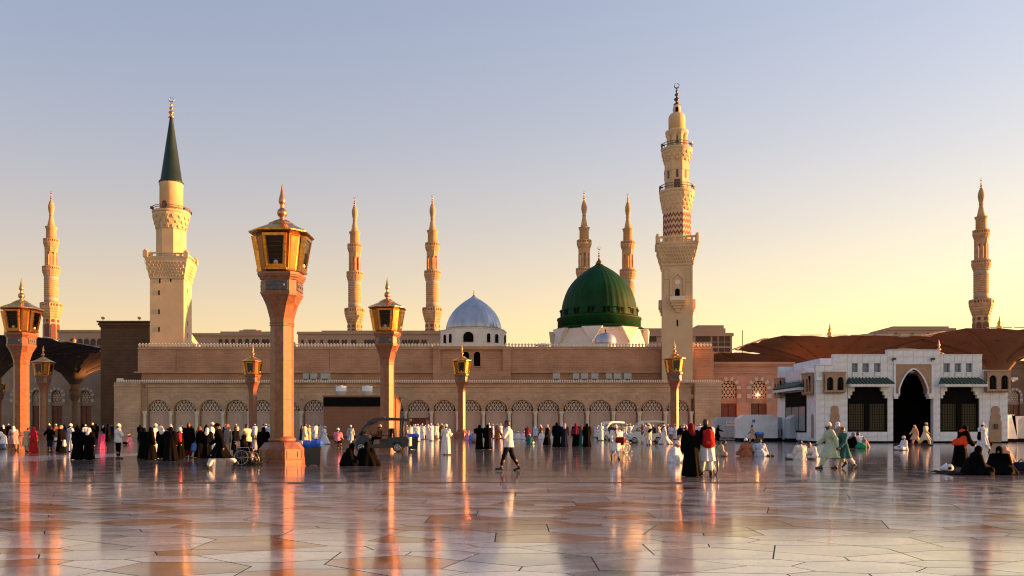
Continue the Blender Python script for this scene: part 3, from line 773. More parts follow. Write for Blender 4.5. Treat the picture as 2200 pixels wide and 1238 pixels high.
mb = MB(); mb.box(-.1,.1,-hw-.03,-hw+.05,rz_(705),rz_(691)); mb.build('slit_window', M_BLACK, rm)
for sx in (-1, 1):
    mb = MB()
    for i, (w_, y0_, y1_) in enumerate(((.3,678,670),(.55,670,664),(.8,664,646))): mb.box(sx*(hw+.003+.001*i) if sx>0 else -(hw+.18+.13*i), sx*(hw+.18+.13*i) if sx>0 else -(hw+.003+.001*i), -w_, w_, rz_(y0_), rz_(y1_))
    mb.build('side_balcony', M_CREAM, rm)
mb = MB(); corbel(mb, hw*1.0, 42*UR, rz_(571), rz_(535), 4, PI/4, steps=5, teeth=44); mb.build('corbel', M_CREAM, rm)
mb = MB(); mb.lathe([(41*UR,rz_(535.5)),(42.5*UR,rz_(533)),(42.5*UR,rz_(531)),(40*UR,rz_(530.5))], 4, PI/4, apo=True); parapet(mb, 41.5*UR, rz_(531), rz_(516), 4, PI/4, blocks=28, th=.25)
for sx in (-1,1):
    for sy in (-1,1): mb.lathe([(.3,rz_(531)),(.3,rz_(515)),(.2,rz_(514)),(.25,rz_(512.5)),(.03,rz_(510))], 8, cx=sx*40.8*UR, cy=sy*40.8*UR)
mb.build('square_balcony', M_CREAM, rm)
mb = MB(); rc_ = 28.5*UR; mb.lathe([(rc_,rz_(532)),(rc_,rz_(455))], 8, PI/8, apo=True); mb.build('chevron_shaft', M_CREAM, rm)
mb = MB()   # raised red zigzag courses
side = 2*rc_*math.tan(PI/8)
for row in range(4):
    zc = rz_(511) + row*(12.5*UR); 
    for f_ in range(8):
        a = f_*PI/4; c, s_ = math.cos(a), math.sin(a); nz_ = 3; wz = side/nz_
        for i in range(nz_*2):
            u0, u1 = -side/2 + i*wz/2, -side/2 + (i+1)*wz/2
            h0, h1 = (0, 7*UR) if i % 2 == 0 else (7*UR, 0)
            th_ = 5.0*UR
            P = lambda u, zz, e: ((rc_+e)*c - u*s_, (rc_+e)*s_ + u*c, zz)
            mb.add([P(u0,zc+h0,.03),P(u1,zc+h1,.03),P(u1,zc+h1+th_,.03),P(u0,zc+h0+th_,.03),P(u0,zc+h0,-.05),P(u1,zc+h1,-.05),P(u1,zc+h1+th_,-.05),P(u0,zc+h0+th_,-.05)],
                   [(0,1,2,3),(0,4,5,1),(2,6,7,3)])
mb.build('red_chevrons', M_CHEV, rm)
mb = MB(); corbel(mb, rc_*1.01, 36*UR, rz_(455), rz_(420), 16, 0, steps=4, teeth=20); mb.lathe([(36*UR,rz_(420)),(37.5*UR,rz_(417)),(37.5*UR,rz_(413)),(22*UR,rz_(412.5))], 24); mb.build('round_corbel', M_CREAM, rm)
railing(rm, 37*UR, rz_(413), rz_(402))
mb = MB(); r2 = 25.5*UR; mb.lathe([(r2,rz_(414)),(r2,rz_(372)),(r2*1.05,rz_(371)),(r2*1.05,rz_(369)),(r2,rz_(368)),(r2,rz_(345))], 8, PI/8, apo=True); mb.build('octagonal_shaft', M_CREAM, rm)
sl2 = MB(); sl2.prism([(-.14,-.5),(.14,-.5)]+arc(0,.4,.14,0,PI,6), -.05, .05); s2 = None
for q in range(8):
    a = q*PI/4; l_ = (r2*math.cos(a), r2*math.sin(a), rz_(380)); o = sl2.build('slit_window', M_DOOR, rm, l_) if s2 is None else link('slit_window', s2, rm, l_); s2 = o.data; o.rotation_euler = (0,0,a+PI/2)
mb = MB(); mb.box(-.4,.4,-r2-.03,-r2+.02,rz_(412),rz_(392)); o = mb.build('balcony_door', M_DOOR, rm); 
mb = MB(); corbel(mb, r2*1.0, 32*UR, rz_(350), rz_(328), 16, 0, steps=3, teeth=16); mb.lathe([(32*UR,rz_(328)),(33*UR,rz_(325.5)),(33*UR,rz_(322)),(20*UR,rz_(321.5))], 24); mb.build('upper_corbel', M_CREAM, rm)
railing(rm, 32.5*UR, rz_(322), rz_(312))
mb = MB(); r3 = 20*UR; mb.lathe([(r3*.55,rz_(323)),(r3*.55,rz_(290))], 12); mb.build('core', M_CREAM, rm)
pier = MB(); pier.lathe([(.42,rz_(323)),(.36,rz_(318)),(.34,rz_(296)),(.5,rz_(289))], 10); pm = None
for q in range(8):
    a = PI/8+q*PI/4; l_ = (r3*.85*math.cos(a), r3*.85*math.sin(a), 0); o = pier.build('pillar', M_CREAM, rm, l_) if pm is None else link('pillar', pm, rm, l_); pm = o.data
mb = MB(); mb.lathe([(r3*.9,rz_(297)),(r3*1.0,rz_(293)),(24.5*UR,rz_(287)),(24.5*UR,rz_(284)),(19*UR,rz_(281)),(19*UR,rz_(280.5))], 24); mb.build('cornice', M_CREAM, rm)
mb = MB(); mb.lathe([(16.8*UR,rz_(282)),(16.8*UR,rz_(254)),(16.0*UR,rz_(250)),(13*UR,rz_(246)),(8*UR,rz_(244))], 48, flute=24, famp=.05); mb.build('fluted_cupola', M_CREAM, rm)
mb = MB(); mb.lathe([(8.2*UR,rz_(246)),(8.2*UR,rz_(232)),(7*UR,rz_(228)),(4.5*UR,rz_(225.5)),(2*UR,rz_(224))], 16); mb.build('top_turret', M_CREAM, rm)
mb = MB(); mb.prism([(-.2,rz_(243)),(.2,rz_(243))]+arc(0,rz_(236),.2,0,PI,6), -8.4*UR, -8*UR); mb.build('window', M_BLACK, rm)
finial(rm, rz_(225), 46*UR, .38, M_RAIL)

# ------------------------------------------------------------------ far halls behind the main wall
M_HWIN = mat('brown_window', (.055,.03,.02), .6)  # dark brown fill of the hall windows
def hall(name, label, px0, px1, py, Y, rows, wpx, gap, m=M_GHOST, wsize=(.9,1.7), depth=20, steps=()):
    t = thing(name, label, 'building', (WX((px0+px1)/2, Y), Y, 0))
    w = (px1-px0)*Y/F; zt = WZ(py, Y)
    mb = MB(); mb.box(-w/2, w/2, 0, depth, 0, zt)
    for si, (a, b, y) in enumerate(steps): mb.box(WX(a,Y)-WX((px0+px1)/2,Y), WX(b,Y)-WX((px0+px1)/2,Y), .4+.25*si, depth*(.8-.1*si), (zt if si == 0 else WZ(steps[si-1][2],Y))-.01, WZ(y,Y))
    mb.build('wall', m, t)
    mb = MB(); mb.box(-w/2-.2, w/2+.2, -.3, -.004, zt-.5, zt+.1); mb.build('cornice', m, t)
    q = MB(); q.prism([(-wsize[0]/2,-wsize[1]/2),(wsize[0]/2,-wsize[1]/2)]+arc(0,wsize[1]/2-wsize[0]/2,wsize[0]/2,0,PI,6), -.05, .1); wm = None
    for ry in rows:
        for px in wpx:
            l_ = (WX(px,Y)-WX((px0+px1)/2,Y), 0, WZ(ry,Y))
            o = q.build('window', M_HWIN, t, l_) if wm is None else link('window', wm, t, l_); wm = o.data
    return t
hall('prayer_hall', 'long low hall with small arched windows left behind the spire minaret and tall lamp', 412, 585, 717, 190, [736], [474,487,501,516,531,545,553,567,575], 0, steps=((472,580,712),(512,560,709),(520,548,707)))
pairs = [650,666,674,691]+[x+d for x in (707,720,737,757,785,796,808,821,838,866,879,892,908) for d in (0,6)]
hall('prayer_hall', 'long low hall with paired small arched windows between the lamp post and silver dome', 640, 962, 714, 195, [735], pairs, 0, steps=((690,962,710),), wsize=(.6,1.2))
hall('arched_building', 'stepped stone building with rows of arched windows right of the tall chevron minaret', 1380, 1573, 717, 150, [727], [1394,1405,1500,1510,1521,1536,1550,1563], 0, M_GHOST, (.95,1.25), steps=((1382,1560,705),(1500,1557,698)))
ab = [o for o in COL.objects if o.name == 'arched_building'][0]
q = MB(); q.box(-.5,.5,-.05,.1,-.35,.35); wm = None
for ry in (740, 752):
    for px in (1536,1550,1563):
        l_ = (WX(px,150)-ab.location.x, 0, WZ(ry,150)); o = q.build('square_window', M_HWIN, ab, l_) if wm is None else link('square_window', wm, ab, l_); wm = o.data
hall('far_building', 'long pale building with tiny arched windows behind the dark umbrellas on the left', 125, 222, 710, 230, [735], [155,172,186,200,214], 0, M_GHOST, (1.5,2.0))
hall('far_rooftop', 'pale flat rooftop block just above the large umbrellas on the right', 1906, 2052, 706, 240, [720], [1925,1960,1995], 0, M_GHOST, (1.5,1.2), steps=((1920,2040,701),))
# pale sail shaped roof beside the spire minaret
sail = thing('tent_roof', 'small pale curved tent roof beside the spire minaret above the wall top', 'tent', (WX(435,125), 125, 10.5))
mb = MB(); pts = []
for i in range(9):
    t = i/8; pts.append((-2.2+5.6*t, 5.2*(1-t)**1.6+.0))
mb.prism(pts+[(3.4,-1.2),(-2.2,-1.2)], -1.5, 1.5); mb.build('canopy', M_CREAM, sail)

# ------------------------------------------------------------------ striped arch facades left and right
def voussoir_arch(parent, cx, zs, r0, r1, y, n, cols):
    for i in range(n):
        a0, a1 = PI*i/n, PI*(i+1)/n
        q = MB(); q.prism([(r0*math.cos(a0),r0*math.sin(a0)),(r1*math.cos(a0),r1*math.sin(a0)),(r1*math.cos(a1),r1*math.sin(a1)),(r0*math.cos(a1),r0*math.sin(a1))], -.08-.03*(i%2), -.003)
        q.build('voussoir', cols[i%2], parent, (cx, y, zs))
def facade(name, label, px0, px1, py, Y, arches, ah, zsp, m, depth=12):
    t = thing(name, label, 'building', (0, Y, 0))
    u = Y/F; X = lambda p: (p-CX)*u; zt = WZ(py, Y); zs = WZ(zsp, Y); a = ah*u
    mb = MB(); edges = [px0]+[(arches[i]+arches[i+1])/2 for i in range(len(arches)-1)]+[px1]
    for i, p in enumerate(arches): mb.arch_bay(X(edges[i]), X(edges[i+1]), 0, zt, X(p), a, zs, 0, .8, rise=a*1.15)
    mb.box(X(px0), X(px1), 1.2, depth, 0, zt-.02); mb.box(X(px0), X(px1), .0, 1.19, zt-.02, zt)
    for e, z0_, z1_ in ((.15,1.6,1.35),(.3,.55,.3),(.45,.3,.02)): mb.box(X(px0), X(px1), -e, -.002, zt-z0_, zt-z1_)
    mb.build('wall', m, t)
    light, dark = mat('voussoir_light', (.55,.46,.40), .7), mat('voussoir_grey', (.28,.24,.23), .7)
    la = lattice_mb(a*.97, a*1.12, .52, .10, .08, base=WZ(838,Y)-WZ(852,Y) if False else 1.3); lm = None; wn_ = None
    for p in arches:
        voussoir_arch(t, X(p), zs, a*1.02, a*1.5, 0, 11, (light, dark))
        for sx in (-1, 1):
            for r_ in range(3):
                q = MB(); q.box(sx*a*1.26-a*.24, sx*a*1.26+a*.24, -.1-.02*(r_%2), -.003, -.02-(r_+1)*.62, -.05-r_*.62); q.build('quoin', (dark, light)[r_%2], t, (X(p), 0, zs))
        l_ = (X(p), .45, zs-1.3)
        o = la.build('lattice', M_LATT, t, l_) if lm is None else link('lattice', lm, t, l_); lm = o.data
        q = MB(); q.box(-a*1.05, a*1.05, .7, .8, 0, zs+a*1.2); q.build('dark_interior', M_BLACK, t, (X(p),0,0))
        q = MB(); q.box(-a, a, .3, .6, zs-2.0, zs-1.3); q.build('lintel', M_TAN, t, (X(p),0,0))
        q = MB(); q.box(-a, -.05, .4, .5, 0, zs-2.0); q.box(.05, a, .4, .5, 0, zs-2.0); q.build('door_leaf', M_DOOR, t, (X(p),0,0))
    return t
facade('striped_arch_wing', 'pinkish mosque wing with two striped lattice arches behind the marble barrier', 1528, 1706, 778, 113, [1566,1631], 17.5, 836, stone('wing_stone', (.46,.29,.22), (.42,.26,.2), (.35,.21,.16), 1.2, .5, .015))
q = MB(); q.lathe([(.0,-.2),(.16,-.12),(.18,.0),(.1,.15),(.0,.2)], 10)
lm = q.build('hanging_lantern', None or mat('lantern_glow', (.9,.5,.15), .5), None, (WX(1629,113), 113.2, WZ(848,113))); tag(lm, 'small glowing orange lantern behind the right striped lattice arch', 'lantern')
pn = MATS['lantern_glow'].node_tree.nodes['Principled BSDF']; pn.inputs['Emission Color'].default_value = (1,.45,.12,1); pn.inputs['Emission Strength'].default_value = 4
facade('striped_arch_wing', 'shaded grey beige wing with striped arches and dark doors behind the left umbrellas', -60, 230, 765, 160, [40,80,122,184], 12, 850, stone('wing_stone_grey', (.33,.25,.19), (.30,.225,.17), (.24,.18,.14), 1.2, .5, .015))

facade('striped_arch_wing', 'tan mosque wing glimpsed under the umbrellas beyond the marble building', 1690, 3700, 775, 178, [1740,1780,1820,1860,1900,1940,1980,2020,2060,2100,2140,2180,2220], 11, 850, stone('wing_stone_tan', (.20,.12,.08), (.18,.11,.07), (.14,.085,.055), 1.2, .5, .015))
# ------------------------------------------------------------------ giant umbrellas
def umbrella(label, X, Y, fab, half=12.6, z0=8.6, z1=14.0):
    t = thing('giant_umbrella', label, 'umbrella', (X, Y, 0), 0, 'giant shade umbrellas')
    nA, nR = 48, 9; vs, fs = [], []
    for lay in (0, 1):
        for j in range(nR+1):
            tt = j/nR
            for i in range(nA):
                a = 2*PI*i/nA + PI/48*0
                Ro = half/max(abs(math.cos(a)), abs(math.sin(a))); Ro = half*1.2 if Ro > half*1.2 else Ro
                r = .7 + (Ro-.7)*tt; z = z0 + (z1-z0)*tt**.42
                z += .22*math.cos(8*a)*tt*(1-tt*.2)*(1 if j else 0)
                if j == nR: z -= .12*abs(math.sin(12*a))
                vs.append((r*math.cos(a), r*math.sin(a), z + lay*.08))
    n1 = nA*(nR+1)
    for j in range(nR):
        for i in range(nA):
            i2 = (i+1) % nA; q = (j*nA+i, j*nA+i2, (j+1)*nA+i2, (j+1)*nA+i)
            fs.append(q[::-1]); fs.append(tuple(x+n1 for x in q))
    for i in range(nA):
        i2 = (i+1) % nA; fs.append((nR*nA+i, nR*nA+i2, nR*nA+i2+n1, nR*nA+i+n1))
    mb = MB(); mb.add(vs, fs, 0, True); mb.build('canopy', fab, t)
    for k in range(8):
        a = k*PI/4; Ro = half/max(abs(math.cos(a)), abs(math.sin(a))); Ro = min(Ro, half*1.2)
        pts = [((.6+(Ro-.6)*s_)*math.cos(a), (.6+(Ro-.6)*s_)*math.sin(a), z0-.12+(z1-z0)*s_**.42+.2*s_) for s_ in (0,.04,.1,.2,.35,.55,.8,.98)]
        q = MB(); q.tube(pts, [.11]*3+[.06]*5, 6); q.build('rib', M_RIB, t)
        # stitched patches on the underside
    mb = MB()
    for k in range(28):
        a = 2*PI*(k+.5)/28; Ro = min(half/max(abs(math.cos(a)), abs(math.sin(a))), half*1.2); r = .62*Ro; z = z0+(z1-z0)*.60**.42-.03
        z += .22*math.cos(8*a)*.6*.88
        c, s_ = math.cos(a), math.sin(a); w = .32
        mb.add([(r*c-w*s_, r*s_+w*c, z-.03),((r+.3)*c, (r+.3)*s_, z+.0),(r*c+w*s_, r*s_-w*c, z-.03),((r-.3)*c,(r-.3)*s_, z-.16)], [(0,1,2,3)])
    o = mb.build('stitched_patches', M_RIB, t); o['kind'] = 'stuff'
    mb = MB(); mb.lathe([(.85,0),(.85,1.2),(.6,1.5),(.5,3.5),(.55,5.8),(.95,6.8),(1.0,7.6),(.75,7.8),(.72,z0+.2)], 8, PI/8, apo=True); mb.build('mast', M_TAN if fab is M_UMB else M_RIB, t)
    mb = MB(); mb.lathe([(.18,z0),(.15,z1+.2),(1.6,z1+.3),(1.5,z1+.5),(.8,z1+.9),(.35,z1+1.2),(.3,z1+1.5),(.45,z1+1.7),(.2,z1+2.0),(.3,z1+2.2),(.1,z1+2.6),(.02,z1+3.3)], 12); mb.build('gilt_finial', M_GOLD, t)
    rimm = mat('sunlit_umbrella_rim', (.72,.68,.6), .6)  # pale strips: the lit canopy edges are put into their colour
    for k in range(4):
        a = k*PI/2; c, s_ = math.cos(a), math.sin(a)
        for i in range(5):
            u0 = -half*.7 + i*half*.28; u1 = u0+half*.22
            P = lambda e, u, z: ((half+e)*c-u*s_, (half+e)*s_+u*c, z)
            q = MB(); q.add([P(-.6,u0,z1+.1),P(.25,u0,z1+.02),P(.25,u1,z1+.02),P(-.6,u1,z1+.1),P(-.6,u0,z1+.2),P(.25,u0,z1+.12),P(.25,u1,z1+.12),P(-.6,u1,z1+.2)], [(0,3,2,1),(4,5,6,7),(0,1,5,4),(1,2,6,5),(2,3,7,6),(3,0,4,7)]); q.build('lit_rim_strip', rimm, t)
    return t
umbrella('large open brown umbrella with gold finial behind the white marble building', 49, 125.6, M_UMB)
umbrella('large open brown umbrella behind the right end of the white marble building', 70, 117, M_UMB)
umbrella('brown umbrella deepest on the right, seen under the nearer canopy beside the striped wing', 47, 152, M_UMB)
umbrella('brown umbrella behind the rightmost large umbrella, only its rim showing', 75, 146, M_UMB)
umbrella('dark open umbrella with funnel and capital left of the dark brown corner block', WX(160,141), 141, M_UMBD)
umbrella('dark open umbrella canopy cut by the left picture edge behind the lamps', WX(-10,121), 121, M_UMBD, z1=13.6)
# ------------------------------------------------------------------ lamp posts
def pane_glass():
    m = bpy.data.materials.new('lantern_glass'); m.use_nodes = True
    n, l = m.node_tree.nodes, m.node_tree.links
    n.remove(n['Principled BSDF']); out = n['Material Output']
    tr, gl, mix, fr = n.new('ShaderNodeBsdfTransparent'), n.new('ShaderNodeBsdfGlossy'), n.new('ShaderNodeMixShader'), n.new('ShaderNodeFresnel')
    tr.inputs[0].default_value = (.85,.85,.85,1); gl.inputs['Roughness'].default_value = .03; fr.inputs[0].default_value = 1.55
    l.new(fr.outputs[0], mix.inputs[0]); l.new(tr.outputs[0], mix.inputs[1]); l.new(gl.outputs[0], mix.inputs[2]); l.new(mix.outputs[0], out.inputs[0])
    return m
M_PANE = pane_glass()
def lamp_post():
    t = thing('lamp_post', 'x', 'lamp post', group='gilded stone lamp posts')
    p8 = PI/8
    mb = MB(); mb.lathe([(.97,0),(.97,.14),(.92,.16),(.92,.58),(.88,.62),(.70,.84),(.66,.86)], 8, p8, apo=True)
    for k in range(8):   # sunk-panel frames on the pedestal faces
        a = k*PI/4; c, s_ = math.cos(a), math.sin(a); P = lambda e, u, z: ((.92+e)*c-u*s_, (.92+e)*s_+u*c, z)
        for (u0,u1,z0,z1) in ((-.28,.28,.48,.52),(-.28,.28,.20,.24),(-.28,-.24,.24,.48),(.24,.28,.24,.48)):
            mb.add([P(.02,u0,z0),P(.02,u1,z0),P(.02,u1,z1),P(.02,u0,z1),P(-.02,u0,z0),P(-.02,u1,z0),P(-.02,u1,z1),P(-.02,u0,z1)], [(0,1,2,3),(0,4,5,1),(1,5,6,2),(2,6,7,3),(3,7,4,0)])
    mb.build('pedestal', M_LAMP, t)
    mb = MB(); mb.lathe([(.50,.85),(.58,.88),(.62,.94),(.60,1.0),(.53,1.05),(.49,1.1)], 16); mb.build('base_moulding', M_LAMP, t)
    mb = MB(); mb.lathe([(.475,1.09),(.475,2.6),(.468,2.605),(.468,2.615),(.475,2.62),(.47,4.2),(.462,4.205),(.462,4.215),(.47,4.22),(.465,5.62),(.5,5.64),(.5,5.68),(.47,5.70),(.47,5.72),(.5,5.74),(.5,5.78),(.47,5.80)], 8, p8, apo=True); mb.build('shaft', M_LAMP, t)
    mb = MB(); mb.cham([(.47,.195,5.80),(.49,.215,5.95),(.60,.34,6.45),(.73,.47,6.78),(.78,.52,6.86),(.78,.52,6.92)])
    for k in range(4):   # carved rosettes
        a = k*PI/2; c, s_ = math.cos(a), math.sin(a); rr = .605; zc = 6.45
        for rad, e in ((.23,.015),(.15,.03),(.06,.05)):
            vs = [(rr+e+.28*(rad*math.sin(2*PI*i/10)), rad*math.cos(2*PI*i/10), zc+rad*1.25*math.sin(2*PI*i/10)) for i in range(10)]
            vs2 = [(v[0]-.06, v[1], v[2]) for v in vs]
            vv = [(v[0]*c-v[1]*s_, v[0]*s_+v[1]*c, v[2]) for v in vs+vs2]
            mb.add(vv, [tuple(range(10))]+[(i,i+10,(i+1)%10+10,(i+1)%10) for i in range(10)])
    mb.build('flared_capital', M_LAMP, t)
    mb = MB(); mb.cham([(.78,.52,6.92),(.81,.55,6.93),(.81,.55,7.02),(.77,.52,7.04),(.77,.52,7.56),(.81,.55,7.58),(.83,.56,7.66),(.88,.60,7.72),(.88,.60,7.76)]); mb.build('grey_frieze', M_LAMP, t)
    q = MB(); q.box(-.012,.03,-.47,.47,7.08,7.52)
    for u_ in (-.28,0,.28): q.lathe([(.055,7.24),(.07,7.30),(.055,7.36)], 8, cx=.035, cy=u_)
    for z_ in (7.10,7.465): q.box(.03,.05,-.45,.45,z_,z_+.03)
    pmx = None
    for k in range(4):
        a = k*PI/2; l_ = (.782*math.cos(a), .782*math.sin(a), 0)
        o = q.build('carved_panel', M_GREY, t, l_) if pmx is None else link('carved_panel', pmx, t, l_); pmx = o.data; o.rotation_euler = (0,0,a)
    mb = MB(); mb.cham([(.88,.60,7.76),(.91,.62,7.80),(.91,.62,7.92),(.84,.56,7.95)])
    mb.build('dentil_cornice', M_LAMP, t)
    # lantern core, narrower below, eight sided
    mb = MB(); mb.cham([(.74,.46,7.95),(.78,.48,8.02),(.96,.60,9.28),(.94,.58,9.34)]); mb.build('lantern_body', M_GOLDD, t)
    # four window boxes on the main faces
    w0, w1, zb, zt, rb, rt = .41, .52, 8.06, 9.26, .86, 1.10
    def P(u, e, z):
        f_ = (z-zb)/(zt-zb); return (rb+(rt-rb)*f_+e, u, z)
    def bar(mb, u0, u1, ua0, ua1, z0, z1, e0, e1):
        mb.add([P(u0,e0,z0),P(u1,e0,z0),P(ua1,e0,z1),P(ua0,e0,z1),P(u0,e1,z0),P(u1,e1,z0),P(ua1,e1,z1),P(ua0,e1,z1)], [(3,2,1,0),(4,5,6,7),(0,1,5,4),(1,2,6,5),(2,3,7,6),(3,0,4,7)])
    fr = MB(); b = .095
    bar(fr, -w0, -w0+b, -w1, -w1+b, zb, zt, -.1, .12); bar(fr, w0-b, w0, w1-b, w1, zb, zt, -.1, .12)
    bar(fr, -w0+b, w0-b, -w0+b, w0-b, zb, zb+b*1.2, -.1, .119); bar(fr, -w1+b, w1-b, -w1+b, w1-b, zt-b, zt, -.1, .119)
    bar(fr, -w0-.05, w0+.05, -w0-.05, w0+.05, zb-.08, zb-.001, -.1, .15)
    ib = MB(); c_ = b+.045
    bar(ib, -w0+b, -w0+c_, -w1+b, -w1+c_, zb+b*1.2, zt-b, .02, .085); bar(ib, w0-c_, w0-b, w1-c_, w1-b, zb+b*1.2, zt-b, .02, .085)
    for q_ in range(1, 6):
        f0 = q_/6; zq = zb+.15+(zt-zb-.3)*f0; ww = (w0-c_)+(w1-w0)*f0; bar(ib, -ww, ww, -ww, ww, zq, zq+.018, .0, .02)
    bk = MB(); bar(bk, -w0+b, w0-b, -w1+b, w1-b, zb+b*1.2, zt-b, -.08, -.05)
    gl = MB(); bar(gl, -w0+b, w0-b, -w1+b, w1-b, zb+b*1.2, zt-b, .07, .08)
    sh = MB(); sh.lathe([(.09,zb+.12),(.13,zb+.18),(.10,zb+.25),(.03,zb+.29)], 10, cx=.91, cy=0)
    ms = {}
    for k in range(4):
        a = k*PI/2
        fo = fr.build('lantern_window', M_GOLD, t) if 'f' not in ms else link('lantern_window', ms['f'], t); ms['f'] = fo.data; fo.rotation_euler = (0,0,a)
        for key, mm, nm, mt_ in (('i',ib,'louvre_frame',M_GOLDD),('b',bk,'reflector',mat('bronze_reflector', (.045,.026,.014), .4, metal=.5)),('g',gl,'pane',M_PANE),('s',sh,'bulb_shade',M_AC)):
            o = mm.build(nm, mt_, fo) if key not in ms else link(nm, ms[key], fo); ms[key] = o.data
    for k in range(4):
        a = PI/4+k*PI/2
        q = MB(); q.add([(.885,-.17,8.0),(.885,.17,8.0),(1.095,.23,9.28),(1.095,-.23,9.28),(.905,-.13,8.06),(.905,.13,8.06),(1.115,.19,9.22),(1.115,-.19,9.22)], [(4,5,6,7),(0,1,5,4),(1,2,6,5),(2,3,7,6),(3,0,4,7)])
        o = q.build('corner_panel', M_GOLDD, t); o.rotation_euler = (0,0,a)
    mb = MB(); mb.cham([(.96,.60,9.30),(1.22,.70,9.33),(1.27,.72,9.37),(1.27,.72,9.41),(1.19,.66,9.45),(.76,.40,9.64),(.54,.26,9.74),(.52,.25,9.80),(.42,.19,9.82),(.36,.16,9.88),(.18,.08,9.95)]); mb.build('lantern_roof', M_GOLD, t)
    mb = MB(); mb.lathe([(.20,9.9),(.12,9.98),(.10,10.03),(.19,10.10),(.225,10.20),(.19,10.31),(.10,10.37),(.07,10.42),(.10,10.46),(.08,10.50),(.13,10.56),(.16,10.63),(.13,10.75),(.07,10.98),(.025,11.2),(.005,11.27)], 18); mb.build('finial', M_COPPER, t)
    zk = ([0,6.86,7.95,9.41,9.95,11.27],[0,6.72,7.64,9.24,9.84,11.27])
    for me in {ob.data for ob in list(t.children)+[c for ch in t.children for c in ch.children]}:
        for vv in me.vertices: vv.co.z = float(np.interp(vv.co.z, *zk))
    return t
lp = lamp_post()
LAMPS = [(606,33.0,'tallest lamp post in the foreground with octagonal shaft and gilded lantern'), (832,53.6,'second largest lamp post behind the blue electric cart'),
         (543,98.0,'small lamp post seen just left of the tallest lamp post'), (992,97.0,'small lamp post in front of the arcade below the silver dome'),
         (1449,94.0,'small lamp post in front of the chevron minaret with brightly lit edge'), (46,54.0,'leftmost full lamp post by the crowd at the left edge'),
         (93,99.0,'smaller lamp post right behind the leftmost lamp post'), (-3,150.0,'distant lamp post cut by the left picture edge'), (2017,92.0,'lamp post hidden behind the white marble building, only its gilt finial showing')]
for i, (px, Y, lb) in enumerate(LAMPS):
    o = lp if i == 0 else dup(lp, (0,0,0)); o.scale = (.91,.91,1); o.location = (WX(px, Y), Y, 0); o['label'] = lb

# ------------------------------------------------------------------ brown kiosk with black sign band and two tanks
YK = 95.0; k_ = thing('brown_kiosk', 'brown clad kiosk block with long black sign band in front of the arcade', 'kiosk', (WX(770,YK), YK, 0))
uk = YK/F; kz = lambda y: WZ(y, YK); w0, w1 = (695-770)*uk, (846-770)*uk
mb = MB(); mb.box(w0, w1, 0, 6, 0, kz(853)); mb.build('wall', M_BROWNB, k_)
mb = MB(); mb.box(w0-.1, w1+.1, -.12, 6.1, kz(853)+.002, kz(850)); mb.build('roof_slab', M_BROWNB, k_)
mb = MB(); mb.box(w0, w1, -.10, -.003, kz(873.5), kz(854)); mb.build('black_sign_band', M_BLACK, k_)
mb = MB(); mb.box(w0, w1, -.06, -.004, 0, .35); mb.build('plinth', M_DARKBRN, k_)
for i, px in enumerate((733, 789)):
    tk = thing('water_tank', ('left' if i == 0 else 'right') + ' one of two white cylindrical tanks on the brown kiosk roof', 'tank', (WX(px,YK+2), YK+2, kz(850)), 0, 'white tanks on the kiosk')
    mb = MB(); mb.lathe([(.62,0),(.62,.55),(.64,.56),(.64,.6),(.62,.61),(.62,1.16),(.58,1.20)], 24); mb.build('drum', M_WHITEP, tk)
    mb = MB(); mb.lathe([(.18,1.20),(.18,1.26),(.05,1.28)], 12); mb.build('lid', M_WHITEP, tk)

# ------------------------------------------------------------------ white marble entrance building
YW = 71.0; uw = YW/F
wbd = thing('marble_building', 'white marble entrance building with pointed dark portal and green tiled awnings', 'building', (WX(1753,YW), YW, 0))
fx = lambda p: (p-1753)*uw
fz = lambda y: (952-y)*uw
body = MB()
D = 10.0
W1 = fx(2165)
def wall_rect(p0, p1, y0, y1, th=.45): body.box(fx(p0), fx(p1), .03, th, fz(y1), fz(y0))
# solid rectangles (photo px): x0,x1,ytop,ybottom
RECTS = [(1753,1790,785,952),(1790,1821,763,952),(1821,1830,763,832),(1843,1853,763,832),(1867,1878,763,832),(1892,1907,763,832),(1830,1843,763,781),(1853,1867,763,781),(1878,1892,763,781),
         (1830,1843,800,832),(1853,1867,800,832),(1878,1892,800,832),(1821,1907,928,952),(1907,1919,753,952),(1919,2005,753,783),(2005,2020,753,952),
         (2020,2027,763,832),(2041,2051,763,832),(2065,2075,763,832),(2089,2110,763,832),(2027,2041,763,781),(2051,2065,763,781),(2075,2089,763,781),
         (2027,2041,800,832),(2051,2065,800,832),(2075,2089,800,832),(2020,2104,928,952),(2104,2110,832,952),(2110,2165,797,952)]
for r_ in RECTS: wall_rect(*r_)
# lower halves of the brown keyholes are cut by plates later; back, sides, roof
body.box(.05, .45, .46, D, 0, fz(812)); body.box(W1-.45, W1, .46, D, 0, fz(800)); body.box(.05, W1, D, D+.4, 0, fz(770))
body.box(.46, W1-.46, .46, D-.01, fz(800), fz(797)); body.box(fx(1790), fx(2110), 3, D-.02, fz(796.9), fz(764))
body.box(fx(1717)+1.5, fx(1790)-.01, 3, D-.5, fz(811), fz(786))
body.build('wall', M_MARBLE, wbd)
mb = MB(); mb.box(.46, W1-.46, 4.5, 4.6, 0, fz(800)); mb.build('inner_wall', M_BLACK, wbd)
